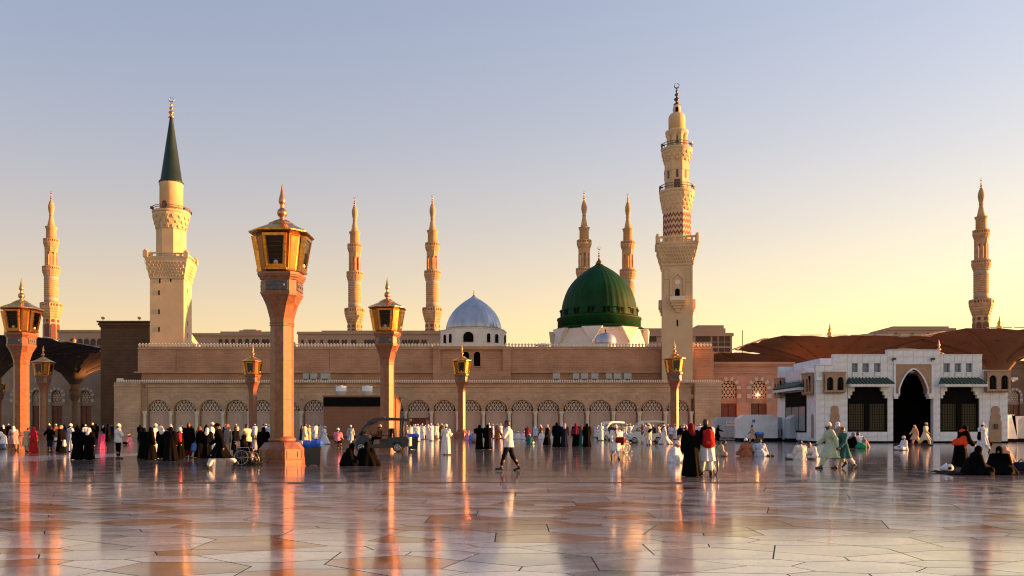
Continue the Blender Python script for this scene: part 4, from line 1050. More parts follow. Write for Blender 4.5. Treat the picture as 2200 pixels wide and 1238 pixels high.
# cladding slabs, one by one
cube = MB(); cube.box(-.5,.5,-.5,.5,-.5,.5); cubeM = None; n_t = 0
def slab(x0, x1, z0, z1):
    global cubeM
    l_ = ((x0+x1)/2, .012, (z0+z1)/2)
    o = cube.build('wall_tile', M_MARBLE, wbd, l_) if cubeM is None else link('wall_tile', cubeM, wbd, l_)
    cubeM = o.data; o.scale = (x1-x0-.025, .045+random.uniform(0,.006), z1-z0-.025)
for (p0,p1,y0,y1) in RECTS:
    nx = max(1, round((p1-p0)/21)); nz = max(1, round((y1-y0)/15.5))
    for i in range(nx):
        for j in range(nz): slab(fx(p0+(p1-p0)*i/nx), fx(p0+(p1-p0)*(i+1)/nx), fz(y1-(y1-y0)*j/nz), fz(y1-(y1-y0)*(j+1)/nz))
mb = MB(); mb.box(-.03, fx(1919), -.06, .02, 0, .16); mb.box(fx(2005), W1, -.06, .02, 0, .16); mb.box(-.06, .02, .021, D, 0, .16); mb.build('black_plinth', M_BLACK, wbd)
# coping
mb = MB()
for a_, b_, y_ in ((1753,1790,785),(1790,1907,763),(1907,2020,753),(2020,2110,763),(2110,2165,797)): mb.box(fx(a_)-(0 if a_>1753 else .05), fx(b_), -.06, .5, fz(y_), fz(y_)+.07)
mb.build('coping', M_MARBLE, wbd)
# portal
port = MB(); pcx = fx(1961); a_ = 29.5*uw
pts = port.arch_bay(fx(1923.5), fx(2000), fz(846), fz(783), pcx, a_, fz(838), -.08, .6, rise=44*uw, power=1.75, n=20)
po = port.build('portal', M_TAN, wbd)
mb = MB(); op = [p for p in pts[1:-1]]
for i in range(len(op)-1):
    (xa,za),(xb,zb_) = op[i], op[i+1]
    sc = 1.11; ca = lambda x, z: (pcx+(x-pcx)*sc, fz(838)+(z-fz(838))*1.06)
    mb.prism([(xa,za),ca(xa,za),ca(xb,zb_),(xb,zb_)], -.2, -.081)
for s_ in (-1,1): mb.box(pcx+s_*a_*1.055-a_*.055, pcx+s_*a_*1.055+a_*.055, -.2, -.081, fz(849), fz(838))
mb.build('arch_trim', M_MARBLE, po)
mb = MB(); 
for x0_, x1_ in ((1919,1923.4),(2000.1,2005)): mb.box(fx(x0_), fx(x1_), -.12, .4, fz(846), fz(783.2))
mb.box(fx(1919), fx(2005), -.12, .02, fz(783), fz(780)); mb.build('portal_frame', M_MARBLE, po)
for s_ in (-1,1):
    x = pcx+s_*37*uw; mb = MB()
    for i, (w_, z0_, z1_) in enumerate(((6,852,846),(4,857,852))): mb.box(x-w_*uw, x+w_*uw, -.2+.04*i, .4, fz(z0_), fz(z1_)-.001)
    mb.build('corbel', M_MARBLE, po)
for px in (1918, 2001):
    q = MB(); q.box(-.1,.1,-.45,-.05,-.09,.09); q.box(-.03,.03,-.06,.02,-.2,.0); q.build('floodlight', M_RAIL, wbd, (fx(px), 0, fz(772)))
# windows with awnings
olive = mat('olive_screen_glass', (.030,.024,.007), .45, var=.4, scale=14)
def big_window(p0, p1):
    f_ = MB(); x0, x1 = fx(p0)+.02, fx(p1)-.02; m_ = (x0+x1)/2; z0, z1, zm = fz(928), fz(832), fz(868)
    for a2, b2, c2, d2 in ((x0,x0+.14,z0,z1),(x1-.14,x1,z0,z1),(m_-.22,m_+.22,z0+.14,zm)): f_.box(a2, b2, .08, .34, c2, d2)
    f_.box(x0+.14, x1-.14, .09, .33, z0, z0+.14); f_.box(x0+.14, x1-.14, .09, .33, zm, zm+.12)
    w = f_.build('window', M_BLACK, wbd)
    for (a2, b2) in ((x0+.14, m_-.22), (m_+.22, x1-.14)):
        q = MB(); q.box(a2, b2, .2, .22, z0+.14, zm); q.build('pane', olive, w)
        q = MB(); n_ = 9
        for i in range(1, n_): q.box(a2+(b2-a2)*i/n_-.012, a2+(b2-a2)*i/n_+.012, .17, .199, z0+.14, zm)
        for i in range(1, 10): q.box(a2, b2, .172, .198, z0+.14+(zm-z0-.14)*i/10-.012, z0+.14+(zm-z0-.14)*i/10+.012)
        q.build('grille', M_BLACK, w)
    q = MB(); q.box(x0+.14, x1-.14, .25, .3, zm+.12, z1); q.build('dark_transom', M_BLACK, w)
    for s_ in (-1, 1):
        xe = x0 if s_ < 0 else x1; q = MB()
        for i, (w_, ya, yb) in enumerate(((14,841,832),(9,849,841),(5,856,849))):
            q.box(min(xe, xe-s_*w_*uw), max(xe, xe-s_*w_*uw), -.05, .3, fz(ya), fz(yb)-.001)
        q.build('corbel', M_MARBLE, w)
    aw = MB(); ea = fx(p0)-.15; eb = fx(p1)+.15
    aw.box(ea, eb, -1.05, -.04, fz(832), fz(826)); wo = aw.build('awning', M_MARBLE, wbd)
    q = MB(); q.add([(ea,-1.1,fz(826)),(eb,-1.1,fz(826)),(eb-.15,-.02,fz(814)),(ea+.15,-.02,fz(814)),(ea,-.02,fz(826)),(eb,-.02,fz(826))], [(0,1,2,3),(0,3,4),(1,5,2)]); q.build('awning_slope', M_TILEG, wo)
    nt = 12
    for i in range(nt):
        t0 = (i+.5)/nt; xa = ea+(eb-ea)*t0; xb = ea+.15+(eb-ea-.3)*t0
        q = MB(); q.tube([(xa,-1.13,fz(826)+.05),(xb,-.02,fz(814)+.05)], .10, 7); q.build('roof_tile', M_TILEG, wo)
big_window(1821, 1907); big_window(2020, 2104)
for p0, p1 in ((1830,1843),(1853,1867),(1878,1892),(2027,2041),(2051,2065),(2075,2089)):
    q = MB(); q.box(fx(p0), fx(p1), .25, .3, fz(800), fz(781)); w = q.build('small_window', mat('blue_sky_glass', (.10,.16,.28), .05, var=.2), wbd)
    q = MB(); q.box(fx(p0)-.06, fx(p1)+.06, -.09, .24, fz(802), fz(800)); q.box(fx(p0)+.05, fx(p1)-.05, -.07, -.012, fz(808), fz(802)-.001); q.build('sill', M_MARBLE, w)
# corner lantern boxes with twin arches
def corner_box(x, z0, z1, w, face='y', y=-.5):
    q = MB()
    n0 = w/2; hz = z1-z0
    q.box(-n0, n0, .0, .45, 0, .16); q.box(-n0, n0, .0, .45, hz-.2, hz); q.box(-n0-.06, n0+.06, -.06, .45, hz+.001, hz+.1); q.box(-n0, n0, .2, .45, .16, hz-.2)
    cw = n0/2
    for s_ in (-1, 1):
        q.arch_bay(s_*cw-cw, s_*cw+cw, .16, hz-.2, s_*cw, cw*.62, .16+(hz-.36)*.62, .0, .2, rise=cw*.75, n=10)
    for i in range(8): q.box(-n0+.05+i*w/8, -n0+.05+i*w/8+w/16, .05, .4, -.12, -.001)
    o = q.build('corner_box', M_TAN, wbd)
    for s_ in (-1, 1):
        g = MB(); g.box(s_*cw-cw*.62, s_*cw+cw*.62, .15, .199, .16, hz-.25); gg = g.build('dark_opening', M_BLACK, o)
        g = MB()
        for k in range(5): g.tube([(s_*cw+(k-2)*cw*.24, .12, .16),(s_*cw+(k-2)*cw*.24, .12, hz-.45)], .012, 4)
        g.build('screen_bars', M_RAIL, o)
    if face == 'y': o.location = (x, y, z0)
    else: o.location = (y, x, z0); o.rotation_euler = (0,0,-PI/2)
    return o
corner_box(fx(1790), fz(843), fz(802), 44*uw)
corner_box(fx(2139), fz(841), fz(799), 50*uw)
corner_box(1.3, fz(845), fz(802), 1.7, 'x', -.5)
corner_box(9.0, fz(845), fz(802), 1.7, 'x', -.5)
# keyhole niches
def keyhole(px, pb, pt, half):
    x = fx(px); h = half*uw; z0, z1 = fz(pb), fz(pt); zr = z1-h*1.2
    pts = [(-h,z0),(h,z0),(h,z0+(zr-z0)*.62),(h*.78,z0+(zr-z0)*.70),(h*.88,z0+(zr-z0)*.80),(h*.62,z0+(zr-z0)*.9)]+arc(0,zr,h*.72,0,PI,10)+[(-h*.62,z0+(zr-z0)*.9),(-h*.88,z0+(zr-z0)*.80),(-h*.78,z0+(zr-z0)*.70),(-h,z0+(zr-z0)*.62)]
    q = MB(); q.prism(pts, -.075, -.02); o = q.build('keyhole_niche', M_TAN, wbd, (x,0,0))
    return o
keyhole(1793, 950, 866, 12); o = keyhole(2138, 950, 866, 13)
q = MB(); q.box(-.16,.16,-.2,-.076,fz(922),fz(911)); q.build('drinking_tap', M_RAIL, o, (0,0,0))
# side wing awning and opening
sd_ = MB(); z0, z1, zm = .9, fz(838), fz(872)
q = MB(); q.box(-.03, .049, 2.4, 7.9, z0, z1); w = q.build('side_window', M_BLACK, wbd)
for i in range(3):
    y0 = 2.6+i*1.75; q = MB(); q.box(-.05, -.031, y0, y0+1.55, z0+.15, zm); q.build('pane', mat('grey_pane', (.20,.23,.25), .15), w)
q = MB(); q.box(-1.0, -.04, 1.9, 8.4, fz(836), fz(830)); wo = q.build('awning', M_MARBLE, wbd)
q = MB(); q.add([(-1.05,1.9,fz(830)),(-1.05,8.4,fz(830)),(-.02,8.3,fz(817)),(-.02,2.0,fz(817)),(-.02,1.9,fz(830)),(-.02,8.4,fz(830))], [(1,0,3,2),(0,4,3),(1,2,5)]); q.build('awning_slope', M_TILEG, wo)
for i in range(16):
    yy = 2.1+i*.41; q = MB(); q.tube([(-1.08,yy,fz(830)+.05),(-.02,yy,fz(817)+.05)], .10, 7); q.build('roof_tile', M_TILEG, wo)
q = MB(); q.prism([(0,0),(.22,0),(.22,1.7)]+arc(0,1.9,.22,0,PI,6)[1:]+[(-.22,0)], -.02, .04); o = q.build('side_niche', M_TAN, wbd, (0.0, .8, .3)); o.rotation_euler = (0,0,-PI/2); o.location = (0.0,.9,.4)
for px, side in ((1755,-1),(2172,1)):
    q = MB(); q.box(-.28,.2,-.13,.13,-.1,.12); q.box(-.05,.05,.0,.3,-.22,-.1); q.build('security_camera', M_WHITEP, wbd, (fx(px), -.55, fz(815)))

# ------------------------------------------------------------------ marble barrier walls
def barrier(name, label, p0, p1, y0, yb, Y, m, th=1.6, chamfer=True):
    t = thing(name, label, 'wall', (WX((p0+p1)/2,Y), Y, 0)); u = Y/F; w = (p1-p0)*u/2; zt = WZ(y0,Y); zb = 0.32
    q = MB()
    if chamfer: q.prism([(-w,zb),(w,zb),(w,zt-.4),(w-.55,zt),(-w+.55,zt),(-w,zt-.4)], 0, th)
    else: q.box(-w, w, 0, th, zb, zt)
    q.build('slab', m, t)
    q = MB(); q.box(-w, w, .06, th-.06, 0, zb-.002); q.build('dark_base', M_BLACK, t)
    return t
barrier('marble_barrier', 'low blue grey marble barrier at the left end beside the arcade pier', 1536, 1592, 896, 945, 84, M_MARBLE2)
b2 = barrier('marble_barrier', 'largest white marble barrier block carrying the blue wheelchair sign', 1588, 1671, 891, 950, 78, M_MARBLE)
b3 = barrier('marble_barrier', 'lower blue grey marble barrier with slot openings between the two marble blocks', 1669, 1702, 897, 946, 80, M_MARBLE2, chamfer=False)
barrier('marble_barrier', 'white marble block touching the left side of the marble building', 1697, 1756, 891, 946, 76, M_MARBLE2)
barrier('marble_barrier', 'white marble block at the right edge past the marble building', 2168, 2186, 891, 945, 74, M_MARBLE)
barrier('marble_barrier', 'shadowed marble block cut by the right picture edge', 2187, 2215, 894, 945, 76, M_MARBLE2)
q = MB()
for i in range(3): q.box(-.75+i*.42, -.6+i*.42, -.03, .02, .5, 1.15+.02*i)
q.build('slot', M_RAIL, b3)
blue = mat('sign_blue', (.03,.10,.45), .4)
q = MB(); q.box(-.14,.14,-.04,-.004,0,.28); sg = tag(q.build('wheelchair_sign', blue, None, (WX(1619,78), 78, WZ(908,78))), 'small blue wheelchair access sign on the white marble barrier', 'sign')
q = MB(); q.lathe([(.03,.215),(.03,.245)], 8, cx=-.01, cy=-.05); q.box(-.02,.015,-.05,-.042,.10,.2); q.box(-.02,.06,-.05,-.042,.10,.125); q.tube([(.07*math.cos(R(a)), -.046, .09+.065*math.sin(R(a))) for a in range(120, 380, 20)], .01, 5); q.build('pictogram', M_WHITEP, sg)
# notice board with rows of red lettering
q = MB(); q.box(-.68,.68,-.03,0,0,.52); nb = tag(q.build('notice_panel', M_WHITEP, None, (WX(1574,84), 83.96, WZ(916,84))), 'white notice panel with rows of red lettering on the left barrier', 'sign')
redt = mat('red_lettering', (.45,.08,.05), .6); rnd = random.Random(3)
for row in range(3):
    q = MB(); x = -.6
    while x < .58:
        w_ = rnd.uniform(.03,.09); q.box(x, x+w_, -.036, -.031, .09+row*.15, .09+row*.15+rnd.uniform(.06,.1)); x += w_+.025
    q.build('text_line', redt, nb)
# barred gate and hand rail
gt = thing('barred_gate', 'grey metal barred gate standing before the left marble barrier', 'gate', (WX(1567,82), 82, 0))
for i in range(19): q = MB(); q.box(-.02,.02,-.02,.02,.15,1.42) ; q.build('bar', M_AC, gt, (-1.0+i*.115,0,0)) 
for z_ in (1.421,.08): q = MB(); q.box(-1.1,1.2,-.03,.03,z_,z_+.06); q.build('rail', M_AC, gt)
for px, Y, nm, lb in ((1606,92,'security_camera',None),):
    pass
# small flag-like loudspeaker cluster and birds on the dark corner block, camera on the arcade end
q = MB(); q.box(-.35,.35,-.2,.2,.1,.55); q.box(-.06,.06,-.06,.06,0,.1); tag(q.build('security_camera', M_WHITEP, None, (WX(258,105.5), 105.5, top+.05)), 'white security camera on the left end of the arcade roof', 'camera')
for px, lb in ((221,'antenna dish standing on the left corner of the dark brown block'), (299,'antenna dish on the dark brown block next to the minaret')):
    t = thing('antenna', lb, 'antenna', (WX(px,119), 119, ztop)); 
    q = MB(); q.tube([(0,0,-.3),(0,0,.55)], .04, 5); q.build('pole', M_RAIL, t)
    q = MB(); q.lathe([(.02,0),(.17,.03),(.27,.1),(.26,.11),(.0,.02)], 12); o = q.build('dish', M_RAIL, t, (0,0,.5)); o.rotation_euler = (R(60),0,R(40))
fp = thing('flag_pole', 'thin bare pole on the rooftops right of the arched building', 'pole', (WX(1595,160), 160, 0)); q = MB(); q.tube([(0,0,0),(0,0,WZ(710,160))], .08, 5); q.build('pole', M_RAIL, fp); q = MB(); q.lathe([(.3,0),(.3,.2),(.1,.3)], 8); q.build('base', M_RAIL, fp)
# ------------------------------------------------------------------ distance-field mesher for figures
def _rc(P, a, b, ra, rb):
    a, b = np.array(a, float), np.array(b, float); d = b-a; L2 = max(1e-9, d.dot(d))
    t = np.clip(((P-a)@d)/L2, 0, 1)
    return np.linalg.norm(P - a - t[..., None]*d, axis=-1) - (ra+(rb-ra)*t)
def _el(P, c, r):
    q = (P-np.array(c))/np.array(r); k = np.linalg.norm(q, axis=-1)
    return (k-1)*min(r)*(.6+.4*1)
def _loft(P, secs, fold):
    s = np.array(secs, float); z = P[..., 2]; zs = s[:, 0]
    cx, cy, rx, ry = (np.interp(z, zs, s[:, i]) for i in (1, 2, 3, 4))
    dx, dy = P[..., 0]-cx, P[..., 1]-cy
    k = np.sqrt((dx/rx)**2+(dy/ry)**2)
    if fold:
        n, amp, ph = fold; th = np.arctan2(dy/ry, dx/rx)
        t = np.clip((zs[-1]-z)/(zs[-1]-zs[0]), 0, 1)
        k = k - amp*t*(np.sin(n*th+ph)+.5*np.sin((n+3)*th+2*ph+3*z))
    d = (k-1)*np.minimum(rx, ry)
    return np.maximum(d, np.maximum(zs[0]-z, z-zs[-1]))
def prim_d(p, P):
    return _rc(P, *p[1:5]) if p[0] == 'rc' else _el(P, p[1], p[2]) if p[0] == 'el' else _loft(P, p[1], p[2])
def prim_bb(p):
    if p[0] == 'rc':
        a, b, r = np.array(p[1]), np.array(p[2]), max(p[3], p[4]); return np.minimum(a,b)-r, np.maximum(a,b)+r
    if p[0] == 'el': c, r = np.array(p[1]), np.array(p[2]); return c-r, c+r
    s = np.array(p[1]); e = 1.25
    return np.array([(s[:,1]-s[:,3]*e).min(), (s[:,2]-s[:,4]*e).min(), s[0,0]]), np.array([(s[:,1]+s[:,3]*e).max(), (s[:,2]+s[:,4]*e).max(), s[-1,0]])
def sdf_mesh(name, prims, vox, k=.03, tags=()):
    """smooth union of primitives -> one closed surface (surface nets); tags = [(prim, material index)]"""
    bbs = [prim_bb(p) for p in prims]
    lo = np.min([b[0] for b in bbs], 0)-3*vox; hi = np.max([b[1] for b in bbs], 0)+3*vox
    n = np.ceil((hi-lo)/vox).astype(int)+1
    D = np.full(n, 1.0)
    g = [lo[i]+np.arange(n[i])*vox for i in range(3)]
    for p, (a, b) in zip(prims, bbs):
        i0 = np.maximum(0, np.floor((a-lo-k-2*vox)/vox).astype(int)); i1 = np.minimum(n, np.ceil((b-lo+k+2*vox)/vox).astype(int)+1)
        X, Y_, Z = np.meshgrid(g[0][i0[0]:i1[0]], g[1][i0[1]:i1[1]], g[2][i0[2]:i1[2]], indexing='ij')
        d = prim_d(p, np.stack([X, Y_, Z], -1)); kk = p[-1]['k'] if isinstance(p[-1], dict) and 'k' in p[-1] else k
        S = D[i0[0]:i1[0], i0[1]:i1[1], i0[2]:i1[2]]
        h = np.clip(.5+.5*(S-d)/kk, 0, 1); S[...] = S*(1-h)+d*h - kk*h*(1-h)
    ins = D < 0
    # cells with a sign change
    c = np.zeros(n-1, int)
    for dx in (0,1):
        for dy in (0,1):
            for dz in (0,1): c += ins[dx:n[0]-1+dx, dy:n[1]-1+dy, dz:n[2]-1+dz]
    act = (c > 0) & (c < 8); idx = np.full(n-1, -1); ijk = np.argwhere(act); idx[act] = np.arange(len(ijk))
    acc = np.zeros((len(ijk), 3)); cnt = np.zeros(len(ijk))
    corners = [(x,y,z) for x in (0,1) for y in (0,1) for z in (0,1)]
    for A in corners:
        for ax_ in range(3):
            if A[ax_]: continue
            B = list(A); B[ax_] = 1
            da = D[ijk[:,0]+A[0], ijk[:,1]+A[1], ijk[:,2]+A[2]]; db = D[ijk[:,0]+B[0], ijk[:,1]+B[1], ijk[:,2]+B[2]]
            m = (da < 0) != (db < 0); t = np.where(m, da/np.where(m, da-db, 1), 0)
            pnt = np.array(A, float)[None].repeat(len(ijk), 0); pnt[:, ax_] = t
            acc += np.where(m[:, None], pnt, 0); cnt += m
    V = lo + (ijk + acc/np.maximum(cnt, 1)[:, None])*vox
    fs = []
    for ax_ in range(3):
        u, v = (ax_+1) % 3, (ax_+2) % 3
        sl = [slice(0, n[i]) for i in range(3)]; s2 = list(sl); sl[ax_] = slice(0, n[ax_]-1); s2[ax_] = slice(1, n[ax_])
        ch = np.argwhere(ins[tuple(sl)] != ins[tuple(s2)])
        if not len(ch): continue
        fl = ins[tuple(ch.T)]
        def cell(du, dv):
            q = ch.copy(); q[:, u] -= du; q[:, v] -= dv; return idx[q[:,0], q[:,1], q[:,2]]
        q = np.stack([cell(1,1), cell(0,1), cell(0,0), cell(1,0)], 1)
        q[~fl] = q[~fl][:, ::-1]; fs.append(q)
    Fq = np.concatenate(fs)
    me = bpy.data.meshes.new(name); me.from_pydata(V.tolist(), [], Fq.tolist())
    me.polygons.foreach_set('use_smooth', [True]*len(me.polygons))
    if tags:
        mi = np.zeros(len(V), int)
        for p, m_, mg in tags: mi[prim_d(p, V) < mg] = m_
        me.polygons.foreach_set('material_index', mi[Fq[:, 0]].astype(np.int32))
    me.update()
    return me

# ------------------------------------------------------------------ skeletons (facing +x, left is +y)
def skel(hip=(0,0), knee=(0,0), sh=(0,0), ab=(8,8), elb=(12,12), lean=0, nod=0, twist=0):
    J = {}; v = lambda x, y, z: np.array((x, y, z), float)
    for i, s in enumerate((1, -1)):
        a, kn = R(hip[i]), R(knee[i])
        h = v(0, s*.09, 0); k_ = h+.43*v(math.sin(a), 0, -math.cos(a)); an = k_+.42*v(math.sin(a-kn), 0, -math.cos(a-kn))
        f = a-kn if a-kn < -.15 else 0
        toe = an + v(.16*math.cos(f*.9), s*.02, .16*math.sin(f*.9)-.045); heel = an+v(-.04*math.cos(f), 0, -.04)
        J['hip%d'%i], J['knee%d'%i], J['ank%d'%i], J['toe%d'%i], J['heel%d'%i] = h, k_, an, toe, heel
    L = R(lean); up = v(math.sin(L), 0, math.cos(L)); fw = v(math.cos(L), 0, -math.sin(L))
    J['pel'] = v(0,0,.04); J['waist'] = up*.17; J['chest'] = up*.37; J['neck'] = up*.52; J['up'], J['fw'] = up, fw
    hd = R(nod); J['head'] = J['neck']+.135*up+.03*fw + v(.06*math.sin(hd),0,-.02*abs(math.sin(hd)))
    for i, s in enumerate((1, -1)):
        sp = up*.465+v(0, s*.185, 0); p, e = R(sh[i])+L*.0, R(elb[i]); a = R(ab[i])
        d1 = v(math.sin(p)*math.cos(a), s*math.sin(a), -math.cos(p)*math.cos(a)); el = sp+.29*d1
        d2 = v(math.sin(p+e)*math.cos(a), s*math.sin(a)*.4-s*.0, -math.cos(p+e)*math.cos(a)); d2 /= np.linalg.norm(d2)
        wr = el+.25*d2; J['sho%d'%i], J['elb%d'%i], J['wri%d'%i], J['hnd%d'%i] = sp, el, wr, d2
    low = min(min(J['toe%d'%i][2]-.03, J['heel%d'%i][2]-.035) for i in (0,1))
    for k_ in J:
        if k_ not in ('up','fw','hnd0','hnd1'): J[k_] = J[k_]-v(0,0,low)
    return J
def skel_sit(lean=12, kn=.34, hands='lap', nod=10):
    v = lambda x, y, z: np.array((x, y, z), float); J = skel(lean=lean, nod=nod); dz = .13-J['pel'][2]
    for k_ in list(J):
        if k_ not in ('up','fw','hnd0','hnd1'): J[k_] = J[k_]+v(0,0,dz)
    for i, s in enumerate((1,-1)):
        J['hip%d'%i] = v(.02, s*.1, .12); J['knee%d'%i] = v(.36, s*kn, .15); J['ank%d'%i] = v(.26+.06*i, -s*.06, .07); J['heel%d'%i] = v(.24+.06*i, -s*.02, .06); J['toe%d'%i] = v(.30+.06*i, -s*.2, .05)
        e = J['sho%d'%i]+v(.05, s*.09, -.26); J['elb%d'%i] = e; w = v(.30, s*(.2 if hands == 'lap' else .3), .24); J['wri%d'%i] = w; J['hnd%d'%i] = (v(.4, s*.05, .2)-w)/np.linalg.norm(v(.4, s*.05, .2)-w)
    return J
def skel_chair(lean=8, arms=0):
    v = lambda x, y, z: np.array((x, y, z), float); J = skel(hip=(82,86), knee=(84,80), sh=(25,25), elb=(50,50), lean=lean)
    return J
def body_prims(J, fingers=True):
    up, fw = J['up'], J['fw']; h = J['head']; side = np.array((0,1.,0)); pr = []; tags = []
    pr += [('rc', J['pel']+side*.06, J['pel']-side*.06, .115, .115), ('rc', J['pel'], J['waist'], .12, .11), ('rc', J['waist'], J['chest'], .11, .13),
           ('rc', J['chest']+side*.08, J['chest']-side*.08, .115, .115), ('rc', J['sho0']-side*.05-up*.01, J['sho1']+side*.05-up*.01, .07, .07), ('rc', J['neck']-up*.03, h-up*.05, .058, .055)]
    pr += [('el', h+up*.025-fw*.01, (.098,.076,.112)), ('rc', h-up*.03+fw*.035, h-up*.075+fw*.05, .055, .035), ('rc', h+fw*.095+up*.01, h+fw*.112-up*.02, .010, .015, {'k':.012}),
           ('el', h+side*.078-fw*.005, (.02,.01,.032), {'k':.01}), ('el', h-side*.078-fw*.005, (.02,.01,.032), {'k':.01})]
    for s in (1,-1): tags.append((('el', h+fw*.088+side*s*.032+up*.018, (.018,.014,.010)), 2, .002))
    tags.append((('el', h+fw*.096-up*.058, (.014,.026,.007)), 3, .002))
    for i, s in enumerate((1,-1)):
        S, E, W, d = J['sho%d'%i], J['elb%d'%i], J['wri%d'%i], J['hnd%d'%i]
        pr += [('rc', S, E, .058, .043), ('rc', E, W, .043, .028)]
        x = np.cross(d, side); x = x/np.linalg.norm(x) if np.linalg.norm(x) > .1 else np.array((1.,0,0))   # across the palm
        y = np.cross(x, d)
        pr += [('rc', W, W+d*.075, .028, .034, {'k':.015})]
        if fingers:
            for q, (o_, ln) in enumerate(((-.030,.072),(-.010,.082),(.011,.076),(.030,.060))):
                b = W+d*.085+x*o_; m = b+d*ln*.5; t_ = m+(d*.8-side*s*.45)*ln*.45
                pr += [('rc', b, m, .0105, .0095, {'k':.008}), ('rc', m, t_, .0095, .008, {'k':.006})]
            b = W+d*.03-x*.03; pr += [('rc', b, b+d*.035-x*.03, .013, .010, {'k':.012}), ('rc', b+d*.035-x*.03, b+d*.062-x*.036, .010, .009, {'k':.006})]
        else: pr += [('rc', W+d*.08, W+d*.15, .03, .018)]
        H_, K, A, T, He = (J[q+'%d'%i] for q in ('hip','knee','ank','toe','heel'))
        pr += [('rc', H_, K, .088, .056), ('rc', K, K*.55+A*.45+np.array((-.012,0,0)), .055, .055), ('rc', K*.55+A*.45+np.array((-.012,0,0)), A, .055, .036), ('rc', He, T, .044, .038), ('rc', A, He, .036, .04)]
        tags += [(('rc', He, T, .044, .038), 1, .022)]
    return pr, tags
def legs_at(J, z):
    out = []
    for i in (0,1):
        P_ = [J['hip%d'%i], J['knee%d'%i], J['ank%d'%i]]
        if z >= P_[0][2]: out.append(P_[0]); continue
        if z <= P_[2][2]: out.append(P_[2]); continue
        for a, b in ((P_[0],P_[1]),(P_[1],P_[2])):
            if b[2] <= z <= a[2]: t = (a[2]-z)/(a[2]-b[2]+1e-9); out.append(a+(b-a)*t); break
        else: out.append(P_[1])
    return out
def torso_cloth(J, e=.022, hem=None, flare=.0, fold=(7,.085,.3), sleeve='long', sr=1.0, short=.55):
    up = J['up']; side = np.array((0,1.,0)); pr = []
    pr += [('rc', J['pel']+side*.06, J['pel']-side*.06, .115+e, .115+e), ('rc', J['pel'], J['waist'], .125+e, .118+e), ('rc', J['waist'], J['chest'], .118+e, .135+e),
           ('rc', J['chest']+side*.08, J['chest']-side*.08, .118+e, .118+e), ('rc', J['sho0']-side*.04-up*.01, J['sho1']+side*.04-up*.01, .07+e, .07+e), ('rc', J['neck']-up*.05, J['neck']+up*.01, .07, .058+e*.6)]
    for i in (0,1):
        S, E, W = J['sho%d'%i], J['elb%d'%i], J['wri%d'%i]
        if sleeve == 'long': pr += [('rc', S, E, (.062+e)*sr, (.050+e)*sr), ('rc', E, E+(W-E)*.96, (.050+e)*sr, (.040+e)*sr)]
        elif sleeve == 'short': pr += [('rc', S, S+(E-S)*short*1.6, .064+e, .058+e)]
    if hem is not None:
        top = J['pel'][2]+.06; secs = []
        for t in np.linspace(0, 1, 9):
            z = hem+(top-hem)*t; q = legs_at(J, z); c = (q[0]+q[1])/2
            rx = abs(q[0][0]-q[1][0])/2+.135+flare*(1-t)+e; ry = abs(q[0][1]-q[1][1])/2+.115+flare*(1-t)*.8+e
            if t > .75: rx, ry = rx*.92+.0, max(ry, .185)
            secs.append((z, c[0], 0, rx, ry))
        pr.append(('loft', secs, fold))
    return pr
def trousers(J, e=.02, wide=1.0):
    pr = [('rc', J['pel']+np.array((0,.06,-.02)), J['pel']-np.array((0,.06,.02)), .118+e, .118+e)]
    for i in (0,1):
        H_, K, A = J['hip%d'%i], J['knee%d'%i], J['ank%d'%i]
        pr += [('rc', H_, K, .092+e, (.062+e)*wide), ('rc', K, K+(A-K)*.74, (.060+e)*wide, (.040+e)*wide)]
    return pr
def hair_prims(J, long=False):
    h, up, fw = J['head'], J['up'], J['fw']
    return [('el', h+up*.05-fw*.025, (.102,.084,.100)), ('el', h-fw*.05-up*.01, (.065,.076,.07))]
def cap_prims(J):
    h, up, fw = J['head'], J['up'], J['fw']
    return [('rc', h+up*.085-fw*.012, h+up*.10-fw*.015, .088, .080), ('rc', h+up*.065+fw*.02, h+up*.07-fw*.04, .086, .086)]
def basecap_prims(J):
    h, up, fw = J['head'], J['up'], J['fw']
    return [('el', h+up*.06-fw*.01, (.108,.09,.085)), ('rc', h+up*.06+fw*.08, h+up*.045+fw*.17, .03, .018)]
def ghutra_prims(J):
    h, up, fw = J['head'], J['up'], J['fw']; s = np.array((0,1.,0))
    return [('el', h+up*.045-fw*.02, (.112,.098,.108)), ('rc', h-fw*.06, J['neck']-fw*.10-up*.1, .085, .11), ('rc', h+s*.07-fw*.03, J['neck']+s*.10+fw*.02-up*.12, .045, .04), ('rc', h-s*.07-fw*.03, J['neck']-s*.10+fw*.02-up*.12, .045, .04)]
def scarf_prims(J, length=.2):
    h, up, fw = J['head'], J['up'], J['fw']; s = np.array((0,1.,0))
    return [('el', h+up*.035-fw*.022, (.112,.100,.118)), ('rc', h-up*.05-fw*.01, J['neck']-up*.06, .095, .13), ('rc', J['neck']+s*.06-up*.06, J['neck']-s*.06-up*.06, .12, .12), ('rc', J['neck']-fw*.05-up*.05, J['chest']-fw*.05-up*(length-.2), .13, .12), ('rc', J['neck']+fw*.04-up*.06, J['chest']+fw*.07-up*(length-.2)*.5, .09, .07)]
